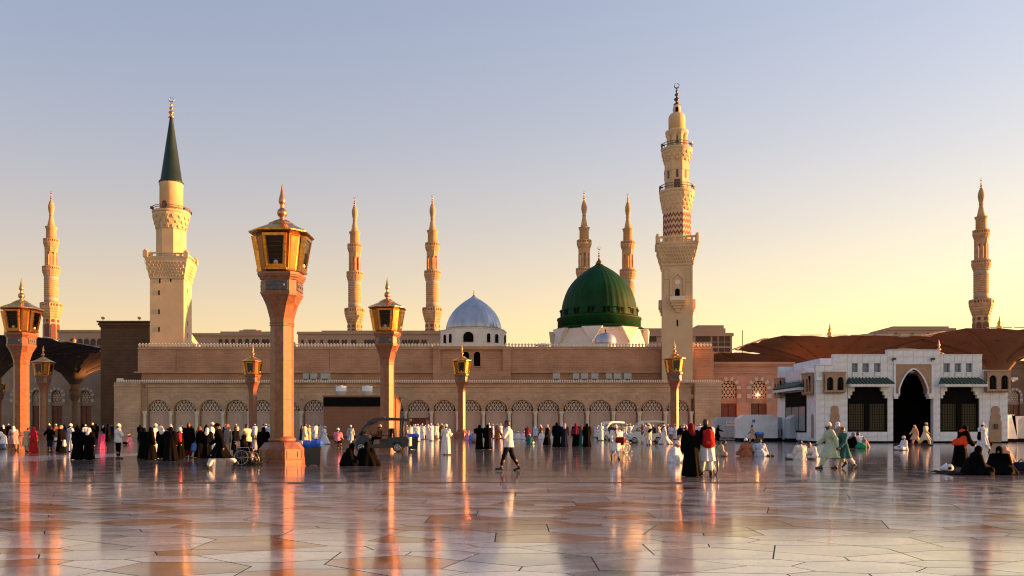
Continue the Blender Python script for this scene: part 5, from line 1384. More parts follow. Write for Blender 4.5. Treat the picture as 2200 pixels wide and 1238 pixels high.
def abaya_prims(J, hem=.02, wide=.0, walk=0.0, fold=(8,.07,.4)):
    pr = torso_cloth(J, .035, None, sleeve='long', sr=1.25)
    zt = J['chest'][2]; x0 = J['pel'][0]
    secs = [(hem, x0+walk*.5, 0, .30+wide+abs(walk), .29+wide), (hem+.25, x0+walk*.4, 0, .265+wide*.9+abs(walk)*.7, .26+wide*.9), (.6, x0+walk*.2, 0, .225+wide*.6+abs(walk)*.3, .235+wide*.6), (.95, x0, 0, .19+wide*.3, .215+wide*.4), (zt-.05, J['chest'][0], 0, .17, .21), (zt+.06, J['chest'][0], 0, .12, .17)]
    return pr+[('loft', secs, fold)]
def sit_gown(J, r=.46, fold=(9,.06,.2)):
    pr = torso_cloth(J, .03, None, sleeve='long', sr=1.2)
    pr += [('loft', [(0.0,.16,0,r*.95,r),(.10,.16,0,r*.95,r*.98),(.22,.12,0,r*.78,r*.82),(.38,.04,0,r*.5,r*.56),(.52,.02,0,.17,.2)], fold)]
    for i in (0,1): pr += [('rc', J['hip%d'%i], J['knee%d'%i], .13, .10), ('rc', J['knee%d'%i], J['ank%d'%i], .10, .08)]
    return pr

# ------------------------------------------------------------------ figure assembly
CL = {}
def cloth(c, rough=.85):
    key = 'cloth_%d_%d_%d' % tuple(int(x*100) for x in c)
    return mat(key, c, rough, var=.10, scale=7, bump=.7, bscale=8, spec=.06)
SKIN = [mat('skin_tan', (.36,.20,.125), .55, var=.08, scale=8), mat('skin_brown', (.19,.095,.055), .55, var=.08, scale=8), mat('skin_dark', (.075,.038,.025), .5, var=.08, scale=8), mat('skin_light', (.48,.29,.20), .55, var=.08, scale=8)]
M_SHOE = mat('black_shoe', (.02,.018,.016), .5); M_HAIR = mat('black_hair', (.012,.010,.009), .5, var=.3, scale=40, bump=.4, bscale=60)
M_EYE = mat('dark_eye', (.02,.015,.012), .2); M_LIP = mat('lip', (.26,.10,.08), .5)
HAIRC = {'black': M_HAIR, 'grey': mat('grey_hair', (.25,.24,.23), .6), 'brown': mat('brown_hair', (.06,.03,.015), .5)}
K = {'W':(.66,.66,.70), 'w':(.62,.60,.57), 'cream':(.62,.55,.40), 'beige':(.45,.34,.24), 'black':(.0022,.0022,.0026), 'soft':(.008,.008,.009), 'navy':(.010,.014,.035), 'denim':(.008,.010,.017), 'blue':(.08,.20,.55), 'pblue':(.42,.50,.66),
     'red':(.42,.018,.020), 'dred':(.16,.012,.016), 'maroon':(.16,.02,.05), 'pink':(.70,.22,.30), 'hotpink':(.75,.10,.22), 'orange':(.70,.06,.02), 'brown':(.16,.075,.04), 'rust':(.34,.13,.07), 'pgreen':(.40,.50,.36), 'teal':(.03,.11,.12), 'grey':(.20,.20,.21), 'lilac':(.45,.34,.55), 'green':(.02,.25,.13), 'mauve':(.30,.22,.24), 'peach':(.62,.36,.24), 'yellow':(.62,.50,.22), 'bgrey':(.27,.33,.42)}
_cache = {}
def figure(spec, vox, fingers):
    """parts of a figure in local coordinates: list of (part name, mesh, material list)"""
    kind = spec['kind']; pose = spec.get('pose', 'stand'); key = (kind, pose, spec.get('head'), spec.get('sleeve'), spec.get('hem'), spec.get('walk'), spec.get('wide'), vox)
    if key in _cache: return _cache[key]
    P_ = {'stand': dict(sh=(4,6), elb=(14,10), knee=(2,4), hip=(1,1)), 'walk': dict(hip=(24,-20), knee=(6,26), sh=(-22,20), elb=(16,28), lean=4), 'stride': dict(hip=(30,-26), knee=(4,34), sh=(-28,24), elb=(20,30), lean=6),
          'walkback': dict(hip=(-20,22), knee=(24,5), sh=(18,-20), elb=(26,14), lean=3), 'phone': dict(hip=(20,-16), knee=(4,14), sh=(30,-5), ab=(10,8), elb=(118,22), lean=3, nod=10), 'hold': dict(sh=(20,22), elb=(75,80), ab=(10,10)),
          'film': dict(sh=(50,55), elb=(80,75), ab=(12,12)), 'push': dict(sh=(35,35), elb=(40,40), hip=(14,-12), knee=(4,14), lean=8), 'bow': dict(lean=42, sh=(40,40), elb=(25,25), hip=(6,2), knee=(10,8), nod=25), 'pray': dict(sh=(25,25), elb=(95,95), ab=(4,4)),
          'hips': dict(sh=(-12,-12), ab=(35,35), elb=(60,60)), 'lean': dict(lean=18, hip=(10,-6), knee=(4,6), sh=(30,15), elb=(30,30)), 'back': dict(sh=(-14,-14), ab=(12,12), elb=(30,30))}
    if pose == 'sit': J = skel_sit()
    elif pose == 'situp': J = skel_sit(lean=2, nod=0)
    elif pose == 'sitlean': J = skel_sit(lean=26, nod=25)
    elif pose == 'chair': J = skel_chair()
    elif pose == 'drive':
        J = skel_chair(lean=-4)
    else: J = skel(**P_[pose])
    parts = []; hem = spec.get('hem'); sit = pose.startswith('sit')
    bp, tg = body_prims(J, fingers)
    parts.append(('body', sdf_mesh('body', bp, vox, .03, tg), 'skin'))
    add = lambda nm, pr, slot, k=.03: parts.append((nm, sdf_mesh(nm, pr, vox, k), slot))
    if kind == 'thobe':
        if sit: add('robe', sit_gown(J, .40), 'c1')
        else: add('robe', torso_cloth(J, .026, .07, .05), 'c1')
    elif kind == 'kameez':
        add('trousers', trousers(J, .024, 1.25), 'c2')
        if sit: add('tunic', torso_cloth(J, .03, None)+[('loft', [(0.0,.05,0,.26,.30),(.12,.05,0,.25,.29),(.3,.0,0,.17,.2)], (7,.06,.2))], 'c1')
        else: add('tunic', torso_cloth(J, .028, J['knee0'][2]*.5+J['knee1'][2]*.5-.06, .05), 'c1')
    elif kind == 'shirt':
        add('trousers', trousers(J, .014, 1.0), 'c2'); add('shirt', torso_cloth(J, .022, None if sit or pose in ('chair','drive') else J['pel'][2]-.16, .0, (5,.03,.2), sleeve=spec.get('sleeve','short')), 'c1')
    elif kind == 'abaya':
        if sit: add('abaya', sit_gown(J, .50), 'c1')
        else: add('abaya', abaya_prims(J, .02, spec.get('wide', 0), spec.get('walk', 0)), 'c1', .045)
    elif kind == 'cape':
        add('abaya', abaya_prims(J, .02, .0, 0), 'c1', .045)
        add('shawl', scarf_prims(J, .2)+[('loft', [(J['pel'][2]-.05,0,0,.25,.33),(J['chest'][2],0,0,.22,.30),(J['chest'][2]+.13,0,0,.14,.2)], (9,.06,.3))], 'c2', .04)
    hd = spec.get('head')
    if hd == 'cap': add('cap', cap_prims(J), 'c3', .015)
    elif hd == 'hair': add('hair', hair_prims(J), 'hair', .02)
    elif hd == 'ghutra': add('headcloth', ghutra_prims(J), 'c3')
    elif hd == 'scarf': add('headscarf', scarf_prims(J), 'c3', .04)
    elif hd == 'longscarf': add('headscarf', scarf_prims(J, .55), 'c3', .04)
    elif hd == 'basecap': add('cap', basecap_prims(J), 'c3', .02)
    if hd in ('cap',): add('hair', [('el', J['head']-J['fw']*.035+J['up']*.02, (.082,.081,.085))], 'hair', .02)
    _cache[key] = parts; return parts
FACING = {'R':0, 'L':180, 'A':90, 'T':-90, 'RT':-40, 'LT':-140, 'RA':45, 'LA':135}
def person(label, px, py, kind, face, c1, c2='w', c3='W', head='cap', pose='stand', skin=0, hair='black', h=1.0, near=True, group=None, Y=None, z=0.0, **kw):
    Y = Y or GY(py)
    rz = R(FACING[face] if isinstance(face, str) else face) - math.atan2(WX(px, Y), Y)*.0 + R((px*37 % 23)-11)
    t = thing('person', label, 'person', (WX(px, Y), Y, z), rz, group)
    spec = dict(kind=kind, head=head, pose=pose, **kw)
    vox = .014 if near else .03
    cols = {'c1': cloth(K[c1]), 'c2': cloth(K[c2]), 'c3': cloth(K[c3]), 'hair': HAIRC[hair]}
    for nm, me, slot in figure(spec, vox, near):
        o = link(nm, me, t)
        if not me.materials:
            for _ in range(4 if slot == 'skin' else 1): me.materials.append(None)
        ms = [SKIN[skin], M_SHOE, M_EYE, M_LIP] if slot == 'skin' else [cols[slot]]
        for i, m_ in enumerate(ms): o.material_slots[i].link = 'OBJECT'; o.material_slots[i].material = m_
    t.scale = (h, h, h)
    return t
# ------------------------------------------------------------------ carts, bins, wheelchairs, bags
M_TYRE = mat('tyre', (.015,.015,.016), .7); M_RIM = mat('alloy_rim', (.55,.55,.56), .3, metal=.8); M_SEAT = mat('black_seat', (.02,.02,.022), .6)
def cart(label, px, py, face, paint, roofm, h=1.0, beacon=True):
    Y = GY(py); t = thing('electric_cart', label, 'cart', (WX(px,Y), Y, 0), R(FACING[face]))
    t.scale = (h,h,h); W_ = .58
    q = MB()   # cowl: profile along +x (front), rounded by narrowing the nose
    prof = [(.55,.30),(.95,.28),(.98,.42),(1.30,.42),(1.34,.28),(1.52,.33),(1.55,.55),(1.42,.78),(1.18,1.0),(1.02,1.04),(.80,.98),(.62,.62)]
    vs = []; n = len(prof)
    for yy, sc in ((-W_,.0),(-W_*.8,1.0),(W_*.8,1.0),(W_,.0)):
        for x, z in prof:
            vs.append((x-(0 if sc else .10*max(0,x-.6)), yy, z-(0 if sc else .05)))
    fs = [tuple(range(n-1,-1,-1)), tuple(range(3*n, 4*n))]
    for j in range(3):
        for i in range(n): fs.append((j*n+i, j*n+(i+1)%n, (j+1)*n+(i+1)%n, (j+1)*n+i))
    q.add(vs, fs, 0, False); bo = q.build('front_cowl', paint, t)
    for s in (-1,1):
        q = MB(); q.lathe([(.0,-.02),(.07,-.015),(.085,.02),(.06,.05)], 12); 
        for i, v in enumerate(q.v): q.v[i] = (v[2]+1.45, v[0]*1.2+s*.36, v[1]+.66)
        q.build('headlight', M_WHITEP, bo)
    q = MB(); q.box(-1.35,.62,-W_+.02,W_-.02,.24,.42); q.box(-.55,.55,-W_-.02,-W_+.019,.22,.44); q.box(-.55,.55,W_-.019,W_+.02,.22,.44); q.build('floor_pan', paint, t)
    q = MB(); q.prism([(-1.5,.32),(-1.2,.32),(-1.14,.56),(-.72,.56),(-.66,.30),(-.42,.30),(-.38,.82),(-1.42,.90),(-1.58,.66)], -W_, W_); rb = q.build('rear_body', paint, t)
    q = MB(); q.box(-1.62,-1.53,-W_*.9,W_*.9,.34,.85); q.build('rear_panel', mat('sunlit_rear_tone', (.55,.47,.33), .4), rb)  # cream tone carries the orange sunlight on the cart's rear
    for x, back in ((-.15,-1),(-1.0,1)):
        q = MB(); q.box(x-.25, x+.25, -.5, .5, .62, .76); st = q.build('seat', M_SEAT, t)
        q = MB(); bx_ = x+back*.25; q.prism([(bx_-.05,.74),(bx_+.05,.74),(bx_+.06+back*.08,1.34),(bx_-.05+back*.08,1.36)], -.5, .5); q.build('seat_back', M_SEAT, st)
        q = MB(); q.box(x-.22, x+.22, -.48, .48, .401, .619); q.build('seat_base', paint, st)
    q = MB(); rp = [(-1.62,1.76),(-.6,1.80),(.35,1.78),(.78,1.64),(.80,1.72),(.40,1.93),(-.6,1.97),(-1.62,1.90)]
    q.prism(rp, -W_-.04, W_+.04); rf = q.build('roof', roofm, t)
    if beacon: q = MB(); q.lathe([(.18,1.89),(.20,1.93),(.14,2.0),(.03,2.03)], 12, cx=-.05); q.build('beacon', M_RAIL, rf)
    for s in (-1,1):
        q = MB(); q.tube([(1.22,s*.52,.96),(1.05,s*.53,1.25),(.85,s*.54,1.5),(.6,s*.55,1.7),(.35,s*.55,1.80)], .10, 6); q.build('windscreen_pillar', paint, t)
        q = MB(); q.tube([(-1.25,s*.52,.74),(-1.28,s*.53,1.82)], .03, 6); q.build('rear_post', M_RAIL, t)
        q = MB(); q.tube([(-1.08,s*.52,.74),(-1.1,s*.53,1.82)], .025, 6); q.build('rear_post', M_RAIL, t)
    q = MB(); q.add([(1.2,-.5,.98),(1.2,.5,.98),(.62,.53,1.69),(.62,-.53,1.69)], [(0,1,2,3)]); q.build('windscreen', M_PANE, t)
    q = MB(); q.tube([(.62+.07*math.cos(a), .25+.17*math.sin(a), 1.08+.10*math.cos(a)) for a in np.linspace(0, 2*PI, 16)[:-1]], .018, 5, closed=True); q.tube([(.62,.25,1.08),(.85,.25,.9)], .02, 5); q.build('steering_wheel', M_SEAT, t)
    wm = rmh = None
    for x in (1.14, -.93):
        for s in (-1,1):
            q = MB(); q.lathe([(.16,-.09),(.25,-.09),(.27,-.05),(.27,.05),(.25,.09),(.16,.09)], 20); 
            for i, v in enumerate(q.v): q.v[i] = (v[0], v[2], v[1])
            o = q.build('wheel', M_TYRE, t, (x, s*(W_-.06), .27))
            q = MB(); q.lathe([(.17,-.03),(.17,.03)], 20)
            for k in range(7): q.box(-.15,.15,-.012,.012,-.001,.001)
            q = MB()
            for i in range(7):
                a = 2*PI*i/7; q.tube([(0,s*.08,0),(.16*math.cos(a), s*.085, .16*math.sin(a))], .022, 5)
            q.tube([(.165*math.cos(a), s*.085, .165*math.sin(a)) for a in np.linspace(0,2*PI,19)[:-1]], .02, 5, closed=True)
            q.build('rim', M_RIM, o)
    return t
BLUEP = mat('blue_grey_paint', (.014,.026,.040), .4, var=.08); WHP = mat('cart_white', (.62,.61,.58), .35, var=.05)
cart('blue grey electric cart with arched windscreen frame and a driver', 822, 971, 'L', BLUEP, mat('cart_roof', (.025,.028,.034), .4))
cart('white electric cart with pale canopy among the white clad crowd, the right one', 1389, 952, 'L', WHP, mat('canopy_cream', (.72,.66,.5), .5), 1.0, False)
cart('white electric cart facing the plaza in the crowd, the left one', 1310, 946, 'LT', WHP, mat('canopy_cream', (.72,.66,.5), .5), 1.0, False)

def bin_(label, px, py, h=1.0, bag='bag_blue'):
    Y = GY(py); t = thing('litter_bin', label, 'bin', (WX(px,Y), Y, 0), R(8), 'litter bins with blue liners'); t.scale = (h,h,h)
    q = MB(); q.lathe([(.27,.03),(.31,.78),(.31,.80)], 4, PI/4, apo=True); q.build('bin_body', mat('bin_black', (.02,.022,.028), .45), t)
    for sx in (-.25,.15): q = MB(); q.box(sx,sx+.1,-.2,.2,0,.03); q.build('foot', M_RAIL, t)
    rnd = random.Random(px); n = 28; q = MB(); vs, fs = [], []
    for j, (r, z) in enumerate(((.325,.70),(.36,.76),(.37,.84),(.345,.93),(.30,.955),(.27,.90))):
        for i in range(n):
            a = 2*PI*i/n; sq = 1/max(abs(math.cos(a+PI/4*0)), abs(math.sin(a))); sq = min(sq, 1.3); rr = r*sq*(1+rnd.uniform(-.035,.035))
            vs.append((rr*math.cos(a), rr*math.sin(a), z+rnd.uniform(-.018,.018)))
    for j in range(5):
        for i in range(n): fs.append((j*n+i, j*n+(i+1)%n, (j+1)*n+(i+1)%n, (j+1)*n+i))
    q.add(vs, fs, 0, False); q.build('bag_liner', mat('blue_plastic_bag', (.012,.09,.55), .3, var=.15), t)
bin_('black litter bin with bright blue liner beside the tallest lamp post', 673, 1000)
bin_('litter bin with blue liner right behind the blue electric cart', 887, 966, 1.05)
bin_('litter bin with blue liner in front of the white marble barrier', 1630, 953, 1.0)

def wheelchair(label, px, py, face):
    Y = GY(py); t = thing('wheelchair', label, 'wheelchair', (WX(px,Y), Y, 0), R(FACING[face]), 'wheelchairs')
    for s in (-1,1):
        q = MB(); q.tube([(.30*math.cos(a), s*.28, .31+.30*math.sin(a)) for a in np.linspace(0,2*PI,25)[:-1]], .016, 6, closed=True); w = q.build('wheel', M_TYRE, t)
        q = MB(); q.tube([(.26*math.cos(a), s*.31, .31+.26*math.sin(a)) for a in np.linspace(0,2*PI,25)[:-1]], .009, 5, closed=True)
        for k in range(12): q.tube([(0,s*.28,.31),(.29*math.cos(k*PI/6), s*.28, .31+.29*math.sin(k*PI/6))], .004, 3)
        q.build('spokes', M_RIM, w)
        q = MB(); q.tube([(.42+.08*math.cos(a), s*.22, .085+.08*math.sin(a)) for a in np.linspace(0,2*PI,13)[:-1]], .014, 5, closed=True); q.build('caster', M_TYRE, t)
        q = MB(); q.tube([(-.30,s*.22,.92),(-.20,s*.22,.90),(-.18,s*.22,.3),(.42,s*.22,.3),(.42,s*.22,.1)], .013, 5); q.tube([(-.18,s*.22,.68),(.25,s*.22,.68),(.30,s*.22,.48),(.45,s*.2,.44),(.55,s*.18,.12)], .013, 5); q.build('frame', M_RIM, t)
        q = MB(); q.box(.48,.64,s*.17-.07,s*.17+.07,.10,.12); q.build('footrest', M_RAIL, t)
    q = MB(); q.box(-.18,.28,-.21,.21,.46,.50); q.build('seat', M_SEAT, t)
    q = MB(); q.box(-.22,-.18,-.21,.21,.50,.90); q.build('backrest', M_SEAT, t)
    return t
wheelchair('wheelchair carrying a black clad woman left of the tallest lamp post', 524, 1000, 'R')
wheelchair('folding wheelchair standing in front of the man with the red backpack', 1517, 1021, 'A')
wheelchair('wheelchair just behind the white clad man with the dark red bag', 1336, 975, 'RA')

def bag(name, label, loc, prims, col, vox=.015, strap=None, rz=0, parts=()):
    t = thing(name, label, 'bag', loc, rz)
    me = sdf_mesh('bag_body', prims, vox, .03); me.materials.append(cloth(K[col])); link('bag_body', me, t)
    if strap:
        q = MB(); q.tube(strap, .014, 5); q.build('strap', cloth(K['soft']), t)
    for nm, pr, c in parts:
        me = sdf_mesh(nm, pr, vox, .02); me.materials.append(cloth(K[c])); link(nm, me, t)
    return t

# ------------------------------------------------------------------ people, near and middle distance
def hgt(py, hy): return ((py-hy)*1.5/(py-HZ))/1.75
def P(label, px, py, hy, kind, face, c1, **kw):
    h = kw.pop('h', None) or max(.82, min(1.06, hgt(py, hy))); return person(label, px, py, kind, face, c1, h=h, **kw)
# heroes
P('young man in white shirt and dark jeans striding left with hand at ear', 1093, 1012, 901, 'shirt', 'L', 'W', c2='denim', head='hair', pose='phone', skin=1)
P('woman in long black abaya and dark red headscarf standing beside red backpack', 1485, 1024, 908, 'abaya', 'A', 'black', c3='dred', head='scarf', skin=1, wide=.02)
m = P('man in black vest and long white tunic wearing a red backpack', 1517, 1023, 899, 'kameez', 'A', 'W', c2='W', head='hair', pose='push', skin=1)
J_ = skel(sh=(35,35), elb=(40,40), hip=(14,-12), knee=(4,14), lean=8)
vest = sdf_mesh('vest', torso_cloth(J_, .034, None, sleeve='none')+[('loft', [(J_['pel'][2]-.06,0,0,.185,.215),(J_['pel'][2]+.1,0.01,0,.18,.2)], None)], .014); vest.materials.append(cloth(K['soft'])); link('vest', vest, m)
yb = GY(1023)
bag('backpack', 'bright red backpack on the back of the man in the black vest', (WX(1519,yb), yb-.20, 1.10), [('rc',(0,0,-.12),(0,-.01,.18),.15,.13),('rc',(-.08,0,-.14),(-.07,0,.16),.11,.10),('rc',(.08,0,-.14),(.07,0,.16),.11,.10),('el',(0,-.13,-.08),(.13,.07,.11))], 'red', parts=(('pocket',[('rc',(-.07,-.17,-.10),(.07,-.17,-.10),.05,.05)],'orange'),('shoulder_strap',[('rc',(-.12,.10,.24),(-.13,.02,.05),.03,.025)],'red'),('shoulder_strap',[('rc',(.12,.10,.24),(.13,.02,.05),.03,.025)],'red')))
P('walking man in black tunic, black peaked cap and white trousers left of the lamp', 473, 1008, 901, 'kameez', 'L', 'soft', c2='W', c3='black', head='basecap', pose='stride', skin=2)
P('man in pale green tunic and white cap striding left before the marble building', 1785, 1007, 900, 'kameez', 'L', 'pgreen', c2='pgreen', head='cap', pose='stride', skin=2)
P('person in dark teal tunic and white trousers walking left behind the pale green tunic', 1812, 1007, 914, 'kameez', 'L', 'teal', c2='W', head='hair', hair='brown', pose='walkback', skin=1)
P('person with white headscarf half hidden between the two walkers in green and teal', 1800, 985, 905, 'abaya', 'L', 'grey', c3='W', head='scarf', skin=1)
P('white clad man with dark red shoulder bag walking toward the camera', 1322, 987, 910, 'kameez', 'T', 'W', c2='W', head='cap', pose='walk', skin=2)
yb = GY(987)
bag('shoulder_bag', 'dark red shoulder bag hanging at the side of a white clad walker', (WX(1331,yb), yb-.20, .82), [('rc',(-.12,0,0),(.12,0,0),.09,.09),('rc',(-.12,0,.1),(.12,0,.1),.08,.08)], 'dred', strap=[(-.1,0,.12),(-.25,.02,.5),(-.20,.16,.66)])
P('man in white robe seen from behind standing left of the small lamp', 958, 978, 911, 'thobe', 'A', 'W', head='cap', pose='bow' if False else 'hold', skin=1)
P('woman in black abaya with arm raised, left one of two by the small lamp', 1030, 966, 912, 'abaya', 'A', 'black', c3='black', head='scarf', pose='film', skin=0)
P('woman in black abaya, right one of two by the small lamp', 1048, 966, 911, 'abaya', 'A', 'black', c3='black', head='scarf')
P('woman in black abaya sitting on the ground, left of two before the cart', 747, 1001, 0, 'abaya', 'R', 'black', c3='black', head='scarf', pose='sit', h=.98)
P('woman in black abaya sitting on the ground, right of two before the cart', 788, 1001, 0, 'abaya', 'A', 'black', c3='black', head='scarf', pose='situp', h=1.02)
P('man in white sitting cross legged with blue shaded back beside the black abaya', 1447, 994, 0, 'thobe', 'RT', 'W', head='cap', pose='sit', skin=1, h=1.0)
P('man in beige sitting on the ground right of the red backpack', 1541, 981, 0, 'kameez', 'R', 'beige', c2='beige', head='hair', pose='sitlean', skin=1, h=.98)
P('man in rust brown sitting on the ground with white cap', 1604, 981, 0, 'kameez', 'A', 'rust', c2='rust', head='cap', pose='sit', skin=1, h=1.0)
P('man in blue grey sitting on the ground beside the man in rust brown', 1633, 981, 0, 'kameez', 'A', 'pblue', c2='bgrey', head='hair', pose='sit', skin=1, h=1.0)
P('man in pale grey shirt sitting with his back turned beside the white clad sitter', 1720, 988, 0, 'kameez', 'A', 'w', c2='w', head='hair', pose='situp', skin=1, h=1.0)
P('man in white sitting and looking down facing left before the marble barrier', 1747, 987, 0, 'kameez', 'LT', 'W', c2='W', head='hair', pose='sitlean', skin=1, h=.98)
P('man in beige tunic walking left past the blue lined bin', 1617, 953, 911, 'kameez', 'L', 'beige', c2='beige', head='hair', pose='walk', skin=1)
P('man in white sitting on the ground in front of the dark portal', 1943, 968, 0, 'kameez', 'L', 'W', c2='W', head='cap', pose='situp', skin=1, h=.98)
P('person in peach tunic walking left across the dark portal', 1966, 955, 911, 'kameez', 'L', 'peach', c2='peach', head='ghutra', c3='peach', pose='walk', skin=1)
P('man in cream tunic and trousers walking across the right side of the dark portal', 1988, 958, 906, 'kameez', 'RT', 'cream', c2='cream', head='cap', c3='cream', pose='walk', skin=1)
P('man in white tunic walking away near the right niche of the marble building', 2112, 973, 906, 'kameez', 'A', 'W', c2='w', head='cap', pose='walk', skin=1)
yb = GY(973)
bag('shoulder_bag', 'black shoulder bag of the white clad man by the right niche', (WX(2102,yb), yb-.1, .95), [('rc',(-.02,0,-.15),(.0,0,.15),.10,.09)], 'black', strap=[(0,0,.15),(.08,.0,.4)])
bag('cloth_bag', 'dark bag carried low in the right hand of the man by the niche', (WX(2122,yb), yb-.08, .52), [('rc',(-.08,0,0),(.1,0,-.03),.13,.12)], 'soft', strap=[(-.05,0,.1),(0,0,.3),(.06,0,.1)])
t_ = P('woman in black robes with vivid orange red shawl at the right', 2063, 1003, 912, 'abaya', 'R', 'black', c3='black', head='scarf', pose='lean', skin=1, wide=.03)
me = sdf_mesh('shawl', [('rc',(.10,.0,1.44),(.16,-.05,1.30),.13,.10),('rc',(.12,.12,1.25),(-.20,.10,.95),.10,.08),('rc',(.12,-.14,1.25),(-.22,-.18,.98),.11,.09),('rc',(-.22,-.18,1.02),(-.45,-.22,.92),.10,.03),('rc',(.16,-.18,1.2),(.05,-.20,.80),.10,.06),('el',(-.1,-.05,1.02),(.24,.24,.16))], .014, .06); me.materials.append(cloth(K['orange'])); link('shawl', me, t_)
P('woman in black sitting on a dark blanket, left one at the right edge', 2090, 1020, 0, 'abaya', 'R', 'black', c3='black', head='scarf', pose='sit', h=1.02)
P('woman in black sitting on a dark blanket, right one at the right edge', 2150, 1019, 0, 'abaya', 'LT', 'black', c3='black', head='scarf', pose='sit', h=1.0)
P('person in peach shawl sitting behind the black clad women at the right edge', 2166, 998, 0, 'abaya', 'L', 'peach', c3='peach', head='scarf', pose='sit', h=.82, skin=1)
yb = GY(1019); bl = MB(); rnd = random.Random(2); nx, ny = 16, 8; vs, fs = [], []
for j in range(ny+1):
    for i in range(nx+1): vs.append(((i/nx-.5)*3.0+rnd.uniform(-.03,.03), (j/ny-.5)*1.6+rnd.uniform(-.03,.03), .012+rnd.uniform(0,.03)+(.14*max(0,math.sin(i*.8+j))*(.4 if 0<i<nx and 0<j<ny else 0))))
for j in range(ny):
    for i in range(nx): fs.append((j*(nx+1)+i, j*(nx+1)+i+1, (j+1)*(nx+1)+i+1, (j+1)*(nx+1)+i))
bl.add(vs, fs, 0, True); tag(bl.build('blanket', cloth(K['black']), None, (WX(2128,yb), yb+.2, 0)), 'black blanket spread under the sitting women at the right edge', 'blanket')
bag('plastic_bag', 'white plastic bag on the floor left of the black blanket', (WX(2034,GY(1013)), GY(1013), 0), [('el',(0,0,.10),(.22,.16,.11)),('el',(.09,-.02,.15),(.10,.10,.09)),('rc',(-.1,0,.12),(-.02,0,.26),.07,.02)], 'W', parts=(('dark_contents',[('el',(.02,-.15,.11),(.07,.03,.05))],'navy'),))
bag('cooler_bag', 'dark blue carrier at the right picture edge beside the blanket', (WX(2194,GY(1017)), GY(1017), 0), [('rc',(-.15,0,.14),(.2,0,.14),.13,.13),('rc',(-.15,0,.26),(.2,0,.26),.10,.10)], 'navy', strap=[(-.12,0,.33),(0,0,.45),(.14,0,.33)])
# sandals
def sandals(label, px, py):
    Y = GY(py); t = thing('sandals', label, 'shoes', (WX(px,Y), Y, 0), R(15), 'pairs of shoes left on the floor')
    for s in (-1,1):
        me = sdf_mesh('shoe', [('rc',(s*.10,-.1,.03),(s*.11,.12,.035),.035,.045),('rc',(s*.11,.06,.06),(s*.11,.12,.06),.04,.035)], .012, .02); me.materials.append(M_SHOE); o = link('shoe', me, t)
sandals('pair of dark shoes right of the sitting man in beige', 1556, 979); sandals('pair of dark shoes right of the sitting man in blue grey', 1656, 981); sandals('pair of dark shoes left of the man in the pale grey shirt', 1697, 987)
# group by the left window of the marble building
P('person in white sitting on a low stool before the left window of the marble building', 1846, 962, 0, 'kameez', 'A', 'W', c2='pblue', head='hair', pose='sit', h=1.25, skin=1)
P('child in mauve sitting at the right of the group by the marble building', 1860, 962, 0, 'abaya', 'L', 'mauve', c3='mauve', head='scarf', pose='sit', h=.85, skin=1)
P('person in black coat behind the teal walker near the left window', 1828, 962, 0, 'abaya', 'R', 'soft', c3='grey', head='scarf', pose='sit', h=1.2, skin=1)
bag('green_bag', 'bright green cloth bundle on the floor by the left window', (WX(1850,GY(965)), GY(965), 0), [('rc',(-.22,0,.14),(.22,0,.14),.14,.14),('el',(0,0,.3),(.25,.14,.12))], 'green')

# left cluster
P('woman in grey top and rust trousers with white headscarf leaning at leftmost lamp base', 30, 969, 914, 'kameez', 'LA', 'mauve', c2='rust', head='scarf', c3='W', pose='lean', skin=1)
P('person in blue and white at the left picture edge', 8, 966, 916, 'kameez', 'L', 'W', c2='blue', head='hair', pose='bow', skin=1)
P('woman wrapped in bright red from head to feet beside leftmost lamp', 72, 972, 918, 'abaya', 'R', 'red', c3='red', head='longscarf', skin=1)
P('child in pale top between the lamp pedestal and the woman in red', 57, 972, 0, 'kameez', 'A', 'beige', c2='beige', head='hair', pose='lean', skin=1, h=.82)
P('man in black shirt with beige shoulders and dark trousers in the left group', 107, 972, 914, 'shirt', 'A', 'soft', c2='navy', head='hair', pose='hips', skin=1)
P('person in black coat with checked headcloth carrying a white bag in the left group', 131, 972, 913, 'abaya', 'R', 'black', c3='peach', head='ghutra', skin=1)
bag('plastic_bag', 'white carrier bag held low in the left group', (WX(140,GY(972)), GY(972)-.1, .42), [('rc',(0,0,0),(0,0,.22),.11,.08)], 'W', strap=[(-.03,0,.28),(0,0,.4),(.03,0,.28)])
P('man in blue grey robe and white cap with sunlit right side', 151, 971, 910, 'thobe', 'RA', 'pblue', head='cap', pose='hold', skin=1)
P('broad woman in black abaya standing at the pale strip, left of the pair', 167, 988, 917, 'abaya', 'A', 'black', c3='black', head='scarf', wide=.04)
P('woman in black abaya with white headscarf, right of the pair at the pale strip', 191, 988, 921, 'abaya', 'A', 'black', c3='W', head='scarf', wide=.02)
P('girl in wide pink dress behind the woman with white headscarf', 219, 966, 0, 'abaya', 'T', 'hotpink', c3='w', head='hair', wide=.14, h=.66, skin=1)
P('man in white shirt, black trousers and white cap standing alone on the pale strip', 254, 986, 910, 'shirt', 'RA', 'W', c2='soft', head='cap', pose='hold', skin=0)
P('child in pink sitting right of the man in white shirt', 281, 956, 0, 'kameez', 'L', 'pink', c2='soft', head='hair', pose='sit', h=.95, skin=1)
P('woman in black abaya at the left end of the dark group', 309, 986, 920, 'abaya', 'A', 'black', c3='black', head='scarf', wide=.05)
P('woman in black abaya, second from the left in the dark group', 324, 988, 917, 'abaya', 'RA', 'black', c3='black', head='scarf', wide=.03)
P('man in beige robe and white cap behind the left end of dark group', 333, 974, 910, 'thobe', 'R', 'w', head='cap', skin=0)
P('woman in black abaya with white scarf edge, third in the dark group', 348, 985, 917, 'abaya', 'A', 'black', c3='w', head='scarf')
